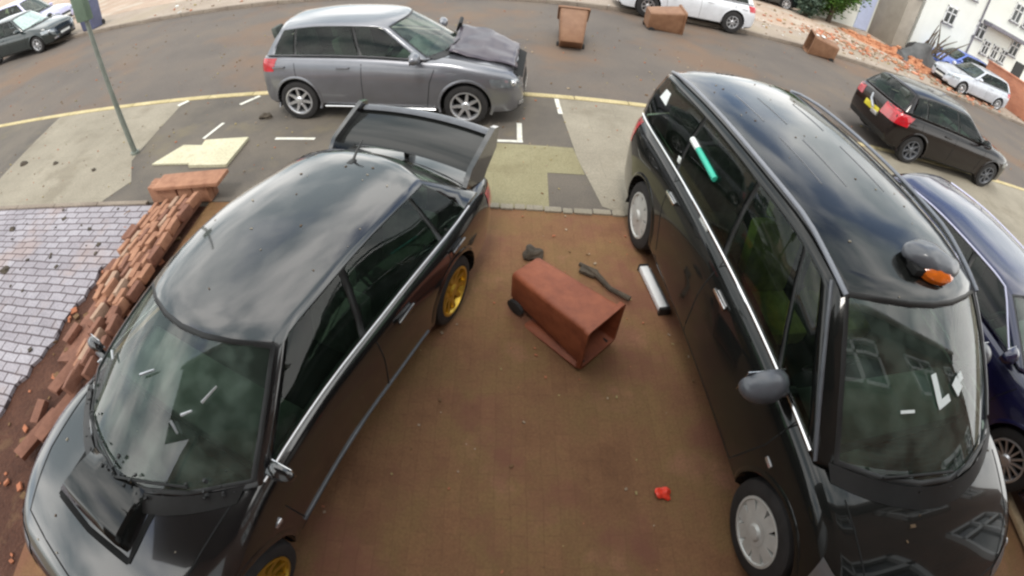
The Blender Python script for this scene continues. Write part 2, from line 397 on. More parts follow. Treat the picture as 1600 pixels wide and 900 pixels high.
    for wx in (0, wb):
        for s in (1, -1):
            if t0 is None:
                t0 = tm.build('wheel', M['rubber'], root); r0 = rm.build('rim', [p['rimmat'], M['inside']], t0); to, ro = t0, r0
            else:
                to = t0.copy(); C.objects.link(to); to.parent = root; ro = r0.copy(); C.objects.link(ro); ro.parent = to
            to.location = (wx, s*(hw-.012-p.get('ww', .2)/2), wr); to.rotation_euler = (0, R(17)*(wx+1), 0 if s > 0 else pi)
    # interior
    fl = .42
    if p.get('seats', True):
        b = MB(); dx = g['wb']-g['bowb']-.28
        b.box((dx, 0, T(dx)-.16), (.42, hw*1.6, .2), bev=.05, k=0); b.box((dx-.1, 0, T(dx)-.42), (.3, .3, .4), bev=.03)
        b.build('dashboard', M['dash'], root)
        st = MB(); c0 = Vector((dx-.33, -.36, T(dx)-.06)); ax = Vector((-.9, 0, .42)).normalized(); u = Vector((0, 1, 0)); v = ax.cross(u)
        st.tube([c0+(u*cos(2*pi*i/20)+v*sin(2*pi*i/20))*.18 for i in range(21)], .014, 8); st.box(c0, (.04, .3, .05), bev=.01); st.build('steering_wheel', M['plastic'], root)
        for k_, sx in enumerate(p['seatx']):
            for sy in (-.36, .36):
                so2 = seat_mesh(p.get('seatmats', [M['seat']]*5)[k_], 'seat', root); so2.location = (sx, sy, T(.8)-p.get('seatdrop', .45))
    # trims by ray casting
    def ribbon(nm, pts, d, width, mt, off=.002, par=root, n=14):
        P = []; V = []
        for a, b in zip(pts[:-1], pts[1:]):
            a, b = Vector(a), Vector(b); k = max(2, int((b-a).length/.07))
            P += [a.lerp(b, i/k) for i in range(k)]
        P.append(Vector(pts[-1])); H = [cast(q, d) for q in P]
        for i, (h_, n_) in enumerate(H):
            tg = (H[min(i+1, len(H)-1)][0]-H[max(i-1, 0)][0]).normalized(); nn = -Vector(d).normalized()
            sd_ = tg.cross(nn).normalized(); V += [h_+sd_*width/2+nn*off, h_-sd_*width/2+nn*off]
        F = [(2*i, 2*i+2, 2*i+3, 2*i+1) for i in range(len(H)-1) if max(V[2*i].z, V[2*i+2].z) < 50 and (H[i][0]-H[i+1][0]).length < .2]
        used = sorted({k for f in F for k in f}); rm_ = {k: i for i, k in enumerate(used)}
        return [V[k] for k in used], [tuple(rm_[k] for k in f) for f in F]
    def patch(nm, q, d, mt, off=.004, nu=8, nv=5, par=root, thick=.006):
        q = [Vector(v) for v in q]; V = []
        for j in range(nv+1):
            for i in range(nu+1):
                v = q[0].lerp(q[1], i/nu).lerp(q[3].lerp(q[2], i/nu), j/nv); h_, n_ = cast(v, d); V.append(h_-Vector(d).normalized()*off)
        F = [(j*(nu+1)+i, j*(nu+1)+i+1, (j+1)*(nu+1)+i+1, (j+1)*(nu+1)+i) for j in range(nv) for i in range(nu)]
        F = [f for f in F if max(V[k].z for k in f) < 50 and max((V[f[0]]-V[f[2]]).length, (V[f[1]]-V[f[3]]).length) < .35]
        used = sorted({k for f in F for k in f}); rm_ = {k: i for i, k in enumerate(used)}; V = [V[k] for k in used]; F = [tuple(rm_[k] for k in f) for f in F]
        o = from_data(nm, V, F, mt, par, None, 60); return o
    info['ribbon'], info['patch'] = ribbon, patch
    gp = MB()
    for s in (1, -1):
        for line in p.get('gaps', []):
            V, F = ribbon('', [(x, s*1.5, z) for x, z in line], (0, -s, 0), .009, None); gp.add(V, F)
    for line in p.get('topgaps', []):
        for s in (1, -1):
            V, F = ribbon('', [(x, s*y, 2) for x, y in line], (0, 0, -1), .01, None); gp.add(V, F)
    if gp.V: gp.build('panel_gap', M['inside'], body, 0)
    # wheel arch lips
    for wx in (0, wb):
        for s in (1, -1):
            V, F = [], []; kk = 22
            for i in range(kk+1):
                a = R(-18)+R(216)*i/kk; inner = (wx+ar*cos(a), wr+.01+ar*sin(a)); outer = (wx+(ar+.035)*cos(a), wr+.01+(ar+.035)*sin(a))
                ho = cast((outer[0], s*1.5, outer[1]), (0, -s, 0))[0]
                yy = ho.y if abs(ho.y) > hw*.8 and ho.z < 50 else s*W(outer[0])*.985
                V += [(outer[0], yy+s*.001, outer[1]), (lerp(inner[0], outer[0], .4), yy+s*.014, lerp(inner[1], outer[1], .4)), (inner[0], yy+s*.012, inner[1]), (inner[0], yy-s*.05, inner[1])]
            F = [(4*i+j, 4*i+4+j, 4*i+5+j, 4*i+1+j) for i in range(kk) for j in range(3)]
            from_data('wheel_arch', V, F, p.get('arch', P_), body, None, 60)
    if 'doors' in p:
        for (x, z) in p['doors']:
            for s in (1, -1):
                h_, n_ = cast((x, s*1.5, z), (0, -s, 0))
                b = MB(); b.box(h_+Vector((0, s*.022, 0)), (.19, .022, .028), bev=.009); b.box(h_+Vector((0, s*.008, 0)), (.15, .02, .02)); b.build('door_handle', p.get('handlemat', P_), root)
    # mirrors
    for s in (1, -1):
        mx, mz = p['mirror']; w0 = W(mx)*.93
        b = MB(); k = p.get('msize', 1)
        c = Vector((mx, s*(w0+.15*k), mz))
        bm = bmesh.new(); bmesh.ops.create_uvsphere(bm, u_segments=16, v_segments=10, radius=1)
        VV = [c+Vector((max(v.co.x, -.35)*.085*k*(1 if v.co.x > 0 else 1), v.co.y*.125*k, (v.co.z*(.085-.012*s*v.co.y))*k)) for v in bm.verts]; bm.verts.index_update()
        b.add(VV, [[v.index for v in f.verts] for f in bm.faces]); bm.free()
        b.tube([(mx+.02, s*(w0-.06), mz-.08), (mx+.02, s*(w0+.08), mz-.05)], [.035, .03], 8)
        mo = b.build('wing_mirror', p.get('mirmat', P_), root)
        q = MB(); q.box(c+Vector((-.032*k, 0, 0)), (.006, .2*k, .13*k), bev=.003); q.build('mirror_glass', M['chrome'], mo)
    # cowl / wipers
    wv = MB()
    for y0, y1 in ((.05, .62), (-.6, .0)):
        a = front(y0, .06)+Vector((.012, 0, .012)); b_2 = front(y1, .10)+Vector((.014, 0, .014)); wv = MB(); wv.tube([a, a.lerp(b_2, .5)+Vector((.004, 0, .006)), b_2], .008, 6); wv.build('wiper', M['plastic'], root)
    cw = MB(); V = []; ss2 = [-.92+1.84*i/14 for i in range(15)]
    for s in ss2:
        a = front(s, .02); V += [a+Vector((-.01, 0, .012)), a+Vector((.09, 0, .0))]
    zz = [cast((v.x, v.y, 2), (0, 0, -1))[0].z for v in V[1::2]]
    for i, z in enumerate(zz): V[2*i+1].z = min(z, V[2*i].z)+.004
    cw.add(V, [(2*i, 2*i+1, 2*i+3, 2*i+2) for i in range(14)]); cw.build('cowl_panel', M['plastic'], root)
    # lamps
    for s in (1, -1):
        for key, mt in (('head', 'lens'), ('tail', 'tail'), ('fog', 'clear')):
            if key in p:
                q, d = p[key]; o = patch({'head': 'headlight', 'tail': 'tail_light', 'fog': 'fog_light'}[key], [(x, s*y, z) for x, y, z in q], (d[0], s*d[1], d[2]), M[mt], .006)
                if key == 'head':
                    (x, y, z) = [sum(v[i] for v in q)/4 for i in range(3)]; h_, n_ = cast((x, s*y, z), (d[0], s*d[1], d[2])); dd = Vector((d[0], s*d[1], d[2])).normalized()
                    b = MB(); bb = bmesh.new(); bmesh.ops.create_uvsphere(bb, u_segments=12, v_segments=8, radius=.055); bb.verts.index_update()
                    b.add([h_+v.co*Vector((1, 1, 1)).x-dd*-.03 for v in bb.verts], [[v.index for v in f.verts] for f in bb.faces]); bb.free(); b.build('bulb_reflector', M['clear'], o)
    for key, mt in (('grille', 'plastic'), ('airdam', 'plastic'), ('fplate', 'wplate'), ('rplate', 'yplate')):
        if key in p:
            x, y0, z0, z1, sgn = p[key]; patch({'grille': 'grille', 'airdam': 'lower_grille', 'fplate': 'number_plate', 'rplate': 'number_plate'}[key], [(x, -y0, z0), (x, y0, z0), (x, y0, z1), (x, -y0, z1)], (-sgn, 0, 0), M[mt], .008 if 'plate' not in key else .018)
    return info

# ------------------------------------------------------------------ ground, road, pavements
def gmat(name, stops, scale=2.0, fine=90, rough=.85, bump=.004, blotch=None, grain=.55):
    """mottled ground: large patches, medium stains and fine grain"""
    m = bpy.data.materials.new(name); m.use_nodes = True; t = m.node_tree; b = t.nodes['Principled BSDF']; b.inputs['Roughness'].default_value = rough; b.inputs['Specular IOR Level'].default_value = .3
    tcx = N(t, 'ShaderNodeTexCoord')
    def nz(sc, det=6, ro=.6):
        n = N(t, 'ShaderNodeTexNoise'); n.inputs['Scale'].default_value = sc; n.inputs['Detail'].default_value = det; n.inputs['Roughness'].default_value = ro
        t.links.new(tcx.outputs['Object'], n.inputs['Vector']); return n
    a, f = nz(scale), nz(fine, 3)
    r = N(t, 'ShaderNodeValToRGB')
    while len(r.color_ramp.elements) < len(stops): r.color_ramp.elements.new(.5)
    for e, (p, c) in zip(r.color_ramp.elements, stops): e.position = p; e.color = (*c, 1)
    t.links.new(a.outputs['Fac'], r.inputs[0])
    mx = N(t, 'ShaderNodeMix', data_type='RGBA', blend_type='OVERLAY'); mx.inputs['Factor'].default_value = grain
    t.links.new(r.outputs[0], mx.inputs['A']); t.links.new(f.outputs['Fac'], mx.inputs['B']); out = mx.outputs['Result']
    if blotch:
        n3 = nz(blotch[0], 5); r3 = N(t, 'ShaderNodeMapRange'); r3.inputs['From Min'].default_value = blotch[1]; r3.inputs['From Max'].default_value = blotch[1]+.12; r3.inputs['To Max'].default_value = blotch[3]
        t.links.new(n3.outputs['Fac'], r3.inputs['Value']); m3 = N(t, 'ShaderNodeMix', data_type='RGBA'); m3.inputs['B'].default_value = (*blotch[2], 1)
        t.links.new(r3.outputs[0], m3.inputs['Factor']); t.links.new(out, m3.inputs['A']); out = m3.outputs['Result']
    t.links.new(out, b.inputs['Base Color'])
    bp = N(t, 'ShaderNodeBump'); bp.inputs['Distance'].default_value = bump; t.links.new(f.outputs['Fac'], bp.inputs['Height']); t.links.new(bp.outputs[0], b.inputs['Normal'])
    return m
def jointed(m, w_, h_, lo, c2, mort=.008, rot=0):
    t = m.node_tree; b = t.nodes['Principled BSDF']; src = b.inputs['Base Color'].links[0].from_socket
    tcx = N(t, 'ShaderNodeTexCoord'); mp_ = N(t, 'ShaderNodeMapping'); mp_.inputs['Rotation'].default_value = (0, 0, rot); br = N(t, 'ShaderNodeTexBrick'); br.inputs['Scale'].default_value = 1; br.inputs['Brick Width'].default_value = w_; br.inputs['Row Height'].default_value = h_
    br.inputs['Mortar Size'].default_value = mort; br.inputs['Mortar Smooth'].default_value = .5; br.inputs['Color1'].default_value = (1, 1, 1, 1); br.inputs['Color2'].default_value = (c2, c2, c2, 1); br.inputs['Mortar'].default_value = (lo, lo, lo, 1)
    wn = N(t, 'ShaderNodeTexNoise'); wn.inputs['Scale'].default_value = 2.5; va = N(t, 'ShaderNodeMix', data_type='RGBA', blend_type='ADD'); va.inputs['Factor'].default_value = .04
    mx = N(t, 'ShaderNodeMix', data_type='RGBA', blend_type='MULTIPLY'); mx.inputs['Factor'].default_value = 1
    t.links.new(tcx.outputs['Object'], mp_.inputs[0]); t.links.new(mp_.outputs[0], wn.inputs['Vector']); t.links.new(mp_.outputs[0], va.inputs['A']); t.links.new(wn.outputs['Color'], va.inputs['B']); t.links.new(va.outputs['Result'], br.inputs['Vector'])
    t.links.new(src, mx.inputs['A']); t.links.new(br.outputs['Color'], mx.inputs['B']); t.links.new(mx.outputs['Result'], b.inputs['Base Color'])
M['road'] = gmat('worn_asphalt', [(.3, (.115, .098, .087)), (.5, (.138, .116, .100)), (.7, (.168, .132, .104))], .55, 60, blotch=(.30, .50, (.20, .122, .076), .6))
M['pave'] = gmat('pavement_asphalt', [(.3, (.10, .088, .078)), (.6, (.15, .128, .105))], 1.2, 70, blotch=(1.1, .55, (.20, .165, .10), .5))
M['conc'] = gmat('beige_concrete', [(.3, (.25, .22, .17)), (.7, (.34, .30, .235))], .9, 60, blotch=(1.3, .52, (.20, .17, .125), .6)); jointed(M['conc'], .9, .6, .82, .95, .006)
M['khaki'] = gmat('khaki_concrete', [(.3, (.24, .21, .12)), (.7, (.31, .28, .17))], 1.5, 60, blotch=(1.6, .55, (.19, .16, .09), .5)); jointed(M['khaki'], .9, .6, .85, .95, .006)
M['drive'] = gmat('brown_driveway', [(.3, (.165, .078, .040)), (.45, (.22, .112, .056)), (.55, (.215, .124, .055)), (.7, (.30, .142, .088))], 1.3, 55, grain=.32, blotch=(1.1, .50, (.20, .082, .054), .75))
jointed(M['drive'], .21, .105, .87, .90, .006, pi/2)
M['soil'] = gmat('red_brown_soil', [(.3, (.055, .022, .014)), (.7, (.11, .048, .03))], 3, 30, bump=.02, blotch=(4, .56, (.15, .085, .045), .6))
M['forecourt'] = gmat('pinkish_forecourt', [(.3, (.36, .26, .19)), (.7, (.50, .38, .30))], .5, 30, blotch=(.8, .5, (.50, .45, .38), .7))
M['farpave'] = gmat('far_pavement', [(.3, (.30, .24, .19)), (.7, (.40, .33, .27))], .8, 30, blotch=(.5, .5, (.34, .28, .20), .6))
M['kerb'] = gmat('kerbstone', [(.3, (.42, .34, .17)), (.7, (.58, .48, .28))], 2.5, 40)
M['dkerb'] = gmat('far_kerbstone', [(.3, (.20, .16, .13)), (.7, (.30, .25, .20))], 2, 40)
M['mark'] = gmat('worn_white_marking', [(.3, (.62, .60, .52)), (.7, (.80, .78, .7))], 8, 60, blotch=(9, .6, (.3, .27, .22), .6))
M['board'] = gmat('cream_board', [(.3, (.50, .46, .32)), (.7, (.64, .60, .44))], 2.5, 50, blotch=(5, .56, (.36, .31, .20), .5))
M['ground'] = gmat('bare_ground', [(.3, (.16, .13, .09)), (.7, (.25, .2, .14))], .3, 20)

def sheet(name, pts, z, m, kind='structure', thick=0, smooth=0):
    n = len(pts); V = [(x, y, z) for x, y in pts]; F = [tuple(range(n))]
    if thick:
        V += [(x, y, z-thick) for x, y in pts]; F += [tuple(range(n, 2*n))[::-1]]+[(i, i+n, (i+1) % n+n, (i+1) % n) for i in range(n)]
    return tag(from_data(name, V, F, m, None, None, smooth), kind=kind)
sheet('ground', [(-250, -250), (250, -250), (250, 250), (-250, 250)], -.09, M['ground'])
sheet('road', [(-120, 7.2), (120, 7.2), (120, 14.4), (-120, 14.4)], -.03, M['road'])
YK = 4.07
sheet('pavement', [(-120, YK), (120, YK), (120, 7.1), (-120, 7.1)], 0, M['pave'], thick=.08)
sheet('driveway', [(-3.35, -1.4), (7.2, -1.4), (7.2, YK-.01), (-3.35, YK-.01)], -.004, M['drive'], thick=.06)
def kerbrun(name, y0, y1, z, m, zb=-.08):
    b = MB(); x = -60.0; rr = random.Random(3)
    while x < 60:
        l = .9; b.box((x+l/2, (y0+y1)/2+rr.uniform(-.004, .004), (z+zb)/2), (l-.012, y1-y0, z-zb+rr.uniform(0, .004)), bev=.01); x += l
    return tag(b.build(name, m, None, 30), kind='structure')
kerbrun('near_kerb', 7.1, 7.24, .012, M['kerb'])
kerbrun('far_kerb', 14.36, 14.5, .085, M['dkerb'])
sheet('far_pavement', [(-120, 14.5), (120, 14.5), (120, 16.7), (-120, 16.7)], .075, M['farpave'], thick=.1)
sheet('forecourt', [(-120, 16.7), (120, 16.7), (120, 60), (-120, 60)], .08, M['forecourt'], thick=.1)
# panels of paler concrete where the pavement has been relaid (cut at the ends of the dropped kerb)
sheet('pavement_panel', [(-5.58, 7.08), (-8.95, 7.08), (-8.35, YK), (-5.2, YK), (-4.95, 4.55), (-5.35, 5.1)], .004, M['conc'])
sheet('pavement_panel', [(.90, 7.08), (3.9, 7.08), (3.9, YK), (1.45, YK), (1.2, 4.2), (1.03, 5.2)], .004, M['conc'])
sheet('pavement_panel', [(-.3, 5.48), (1.0, 5.48), (1.08, 4.83), (.62, 4.82), (.60, YK), (-.3, YK)], .004, M['khaki'])
sheet('pavement_panel', [(-16, 7.08), (-11.5, 7.08), (-10.6, YK), (-16, YK)], .004, M['conc'])
sheet('pavement_panel', [(6.5, 7.08), (60, 7.08), (60, YK), (6.0, YK)], .004, M['conc'])
e = MB(); rr = random.Random(5)
x = -3.0
while x < 1.35:
    l = rr.uniform(.12, .22); e.box((x+l/2, YK+.01+rr.uniform(-.012, .012), .0), (l-.015, .085, .03+rr.uniform(0, .012)), bev=.008); x += l
tag(e.build('edging_stones', M['conc']), kind='structure')
e = MB(); x = -16.0
while x < -4.3:
    e.box((x+.45, YK-.02, .0), (.885, .07, .05), bev=.008); x += .9
tag(e.build('edging_stones', M['dkerb']), kind='structure')
# white bay marks and a seam along the road
mk = MB()
def strip(b, p, q, w, z):
    p, q = Vector((*p, z)), Vector((*q, z)); d = (q-p).normalized(); s = Vector((-d.y, d.x, 0))*w/2
    b.add([p-s, q-s, q+s, p+s], [(0, 1, 2, 3)])
strip(mk, (-3.07, 5.53), (-2.46, 5.50), .06, .005); strip(mk, (-.05, 5.54), (.34, 5.56), .06, .005); strip(mk, (.30, 5.585), (.30, 6.1), .07, .0055)
strip(mk, (-4.32, 5.62), (-4.22, 6.10), .06, .005); strip(mk, (-4.25, 6.75), (-4.02, 7.06), .08, .005); strip(mk, (-5.62, 6.9), (-5.5, 7.08), .1, .0085)
strip(mk, (.92, 6.5), (.90, 7.06), .07, .0085)
tag(mk.build('bay_marking', M['mark'], None, 0), kind='structure')
# neighbour's lilac block paving, a real course pattern of 200 x 100 blocks
def block_mat():
    m = gmat('lilac_block_paving', [(.3, (.29, .27, .295)), (.7, (.42, .395, .425))], 1.1, 50, blotch=(1.4, .53, (.38, .29, .26), .55)); t = m.node_tree; b = t.nodes['Principled BSDF']
    src = b.inputs['Base Color'].links[0].from_socket
    tcx = N(t, 'ShaderNodeTexCoord'); br = N(t, 'ShaderNodeTexBrick'); br.inputs['Scale'].default_value = 1; br.inputs['Brick Width'].default_value = .235; br.inputs['Row Height'].default_value = .115
    br.inputs['Mortar Size'].default_value = .011; br.inputs['Mortar Smooth'].default_value = .3; br.inputs['Color1'].default_value = (1, 1, 1, 1); br.inputs['Color2'].default_value = (.82, .80, .80, 1); br.inputs['Mortar'].default_value = (.28, .24, .24, 1)
    wv = N(t, 'ShaderNodeTexNoise'); wv.inputs['Scale'].default_value = 3; va = N(t, 'ShaderNodeMix', data_type='RGBA', blend_type='ADD'); va.inputs['Factor'].default_value = .05
    t.links.new(tcx.outputs['Object'], wv.inputs['Vector']); t.links.new(tcx.outputs['Object'], va.inputs['A']); t.links.new(wv.outputs['Color'], va.inputs['B']); t.links.new(va.outputs['Result'], br.inputs['Vector'])
    mx = N(t, 'ShaderNodeMix', data_type='RGBA', blend_type='MULTIPLY'); mx.inputs['Factor'].default_value = 1
    t.links.new(src, mx.inputs['A']); t.links.new(br.outputs['Color'], mx.inputs['B']); t.links.new(mx.outputs['Result'], b.inputs['Base Color']); return m
M['block'] = block_mat()
rr = random.Random(9)
edge = [(-4.22+rr.uniform(-.06, .06)+(.12 if y_ > 3 else 0)-(max(0, 2.2-y_)*.16), y_) for y_ in [YK-.06-i*.11 for i in range(0, 48)]]
edge = [p for i, p in enumerate(edge)]
sheet('block_paving', [(-18, YK-.06)]+edge+[(-18, edge[-1][1])], .004, M['block'], thick=.09)
sheet('planting_strip', [(-5.4, -1.4), (-3.35, -1.4), (-3.35, YK-.05), (-5.4, YK-.05)], -.035, M['soil'], thick=.04)

# ------------------------------------------------------------------ the house the camera hangs on
def brick_mat(name, c1, c2, mortar, scale=1, bw=.225, rh=.075):
    m = bpy.data.materials.new(name); m.use_nodes = True; t = m.node_tree; b = t.nodes['Principled BSDF']; b.inputs['Roughness'].default_value = .9
    tcx = N(t, 'ShaderNodeTexCoord'); sp = N(t, 'ShaderNodeSeparateXYZ'); cb = N(t, 'ShaderNodeCombineXYZ'); ad = N(t, 'ShaderNodeMath', operation='ADD')
    t.links.new(tcx.outputs['Object'], sp.inputs[0]); t.links.new(sp.outputs['X'], ad.inputs[0]); t.links.new(sp.outputs['Y'], ad.inputs[1]); t.links.new(ad.outputs[0], cb.inputs['X']); t.links.new(sp.outputs['Z'], cb.inputs['Y'])
    br = N(t, 'ShaderNodeTexBrick'); br.inputs['Scale'].default_value = scale; br.inputs['Brick Width'].default_value = bw; br.inputs['Row Height'].default_value = rh; br.inputs['Mortar Size'].default_value = .006
    for k, c in (('Color1', c1), ('Color2', c2), ('Mortar', mortar)): br.inputs[k].default_value = (*c, 1)
    n = N(t, 'ShaderNodeTexNoise'); n.inputs['Scale'].default_value = 1.5; n.inputs['Detail'].default_value = 6; mx = N(t, 'ShaderNodeMix', data_type='RGBA', blend_type='OVERLAY'); mx.inputs['Factor'].default_value = .5
    t.links.new(cb.outputs[0], br.inputs['Vector']); t.links.new(tcx.outputs['Object'], n.inputs['Vector']); t.links.new(br.outputs['Color'], mx.inputs['A']); t.links.new(n.outputs['Fac'], mx.inputs['B']); t.links.new(mx.outputs['Result'], b.inputs['Base Color']); return m
M['brick'] = brick_mat('dark_brick', (.15, .075, .05), (.21, .10, .065), (.22, .2, .17))
M['obrick'] = brick_mat('orange_brick', (.52, .19, .11), (.60, .24, .14), (.45, .3, .22))
M['tile'] = mat('roof_tiles', (.09, .06, .05), .8, 0, .3, 5, .01, 20)
M['render'] = mat('white_render', (.78, .79, .74), .85, 0, .05, 1)
M['frame'] = mat('white_frame', (.8, .8, .8), .4, 0, .05)
M['winglass'] = mat('window_glass', (.03, .035, .04), .06, 0, .2, 2, ior=1.6)
M['grime'] = mat('grey_fascia', (.20, .19, .22), .6, 0, .2, 3)
M['blueg'] = mat('blue_grey_plastic', (.10, .11, .19), .5, 0, .15, 4)
M['door'] = mat('pale_blue_door', (.55, .62, .85), .5, 0, .05)
M['soffit'] = mat('dark_soffit', (.10, .085, .07), .8, 0, .2, 3)
hs = empty('brick_house', (2, -.56, 0), 0, 'dark brick house with white framed windows standing over the driveway', 'house')
b = MB(); b.box((2.2, -4, 2.6), (13.6, 8, 5.2)); b.build('wall', M['brick'], hs, 0)
b = MB(); b.add([(-4.8, .3, 5.15), (9.2, .3, 5.15), (9.2, -4, 7.3), (-4.8, -4, 7.3), (-4.8, -8.3, 5.15), (9.2, -8.3, 5.15)], [(0, 1, 2, 3), (3, 2, 5, 4), (0, 3, 4), (1, 5, 2), (0, 4, 5, 1)]); rf = b.build('roof', M['tile'], hs, 0)
b = MB(); b.box((3, -4, 7.6), (.9, .7, 1.3)); b.build('chimney', M['brick'], rf, 0)
for (wx, wz, ww, wh) in [(-2.6, 4.1, 1.3, 1.1), (.2, 1.5, 1.9, 1.2), (.4, 4.1, 1.7, 1.1), (3.4, 1.5, 1.9, 1.2), (3.6, 4.1, 1.7, 1.1), (6.6, 1.5, 1.7, 1.2), (7.0, 4.1, 1.4, 1.1)]:
    b = MB()
    for sx in (-1, 0, 1): b.box((wx+sx*ww/2, .03, wz), (.09, .1, wh+.09))
    for sz in (-1, .35, 1): b.box((wx, .035, wz+sz*wh/2), (ww+.09, .09, .085))
    w_ = b.build('window', M['frame'], hs, 0); b = MB(); b.box((wx, .012, wz), (ww, .02, wh)); b.build('pane', M['winglass'], w_, 0)
b = MB(); b.box((-3, .04, 1.05), (1.0, .09, 2.1), bev=.01); b.build('front_door', M['frame'], hs, 0)
b = MB(); b.box((-3.4, .62, 3.47), (4.2, 1.3, .14)); b.box((-3.4, 1.26, 3.45), (4.3, .05, .24)); b.build('porch_roof', M['soffit'], hs, 0)
b = MB(); b.tube([(-4.8, .34, 5.12), (9.2, .34, 5.12)], .06, 10); b.build('gutter', M['frame'], hs)
b = MB(); b.tube([(-4.3, .09, .05), (-4.3, .09, 5.1)], .04, 10); b.build('drainpipe', M['plastic'], hs)

# ------------------------------------------------------------------ car models
def hatch(P, L=3.97, w=.84, h=1.46, k=1, ro=1, **kw):
    s = L/3.97
    X = lambda x: x*s*(ro if x < 0 else 1)
    d = dict(paint=P, wb=2.47*s, hw=w, wr=.305, rim=.205, spokes=7, wkind='spoke', rimmat=M['alloy'],
        top=[(X(-.70), .66), (X(-.685), .82), (X(-.64), .93), (X(-.5), .985), (X(.3), .965), (X(1.2), .94), (X(1.85), .915), (X(2.1), .915), (X(2.6), .86), (X(2.95), .79), (X(3.12), .71), (X(3.20), .60), (X(3.23), .42)],
        wid=[(X(-.70), w*.80), (X(-.66), w*.87), (X(-.5), w*.955), (X(-.1), w*.99), (X(1.2), w), (X(2.4), w*.995), (X(2.75), w*.965), (X(3.0), w*.89), (X(3.14), w*.79), (X(3.23), w*.62)],
        bot=[(X(-.70), .40), (X(-.64), .27), (X(-.4), .22), (X(2.8), .19), (X(3.1), .2), (X(3.23), .27)],
        gh=dict(wb=X(2.30), bowb=.38, wt=X(1.46), bowt=.13, rb=X(-.63), bowrb=.10, rt=X(-.34), bowrt=.06, edge=.055,
            rz=[(X(-.6), h-.11), (X(-.3), h-.05), (X(.4), h), (X(1.1), h-.015), (X(1.55), h-.085)], rw=[(X(-.6), w*.62), (X(-.2), w*.68), (X(.8), w*.70), (X(1.55), w*.66)],
            cols=[(X(1.84), X(1.24), 'g'), (X(1.05), X(.90), 'b'), (X(.99), X(.84), 'g'), (X(.06), X(.04), 'b'), (X(.01), X(-.01), 'g'), (X(-.36), X(-.20), 'D')]),
        seatx=(X(.95), X(.0)), mirror=(X(1.80), .98), doors=[(X(.76), .80), (X(-.28), .82)],
        gaps=[[(X(1.02), .28), (X(1.02), .6), (X(1.03), .94)], [(X(2.04), .80), (X(1.98), .62), (X(1.94), .26)], [(X(.0), .95), (X(.02), .7), (X(.30), .48), (X(.34), .26)], [(X(-.3), .25), (X(2.05), .25)]],
        topgaps=[[(X(2.0), .62), (X(2.6), .64), (X(3.02), .56), (X(3.12), .3), (X(3.14), 0)]],
        head=([(X(3.22), .36, .50), (X(2.80), .80, .58), (X(2.78), .80, .70), (X(3.15), .40, .62)], (-.8, -.55, -.25)),
        fog=([(X(3.26), .42, .30), (X(3.15), .60, .30), (X(3.15), .60, .36), (X(3.26), .42, .36)], (-1, -.2, 0)),
        tail=([(X(-.72), .52, .74), (X(-.45), .86, .76), (X(-.42), .86, .94), (X(-.70), .54, .93)], (.7, -.7, 0)),
        grille=(X(3.3), .33, .46, .56, 1), airdam=(X(3.3), .30, .27, .36, 1), fplate=(X(3.3), .26, .37, .46, 1), rplate=(X(-.75), .26, .62, .74, -1),
        handlemat=P)
    d.update(kw); return d

# 1 silver-grey hatchback parked half on the pavement, bonnet lifted
polo = build_car(hatch(M['grey_paint'], n=80, h=1.40, wr=.30, L=3.90, ro=.86), 'hatchback_car', (-2.8, 6.92), R(-4.5), 'silver-grey hatchback with its bonnet buckled up, parked on the kerb beyond the driveways', 'car')
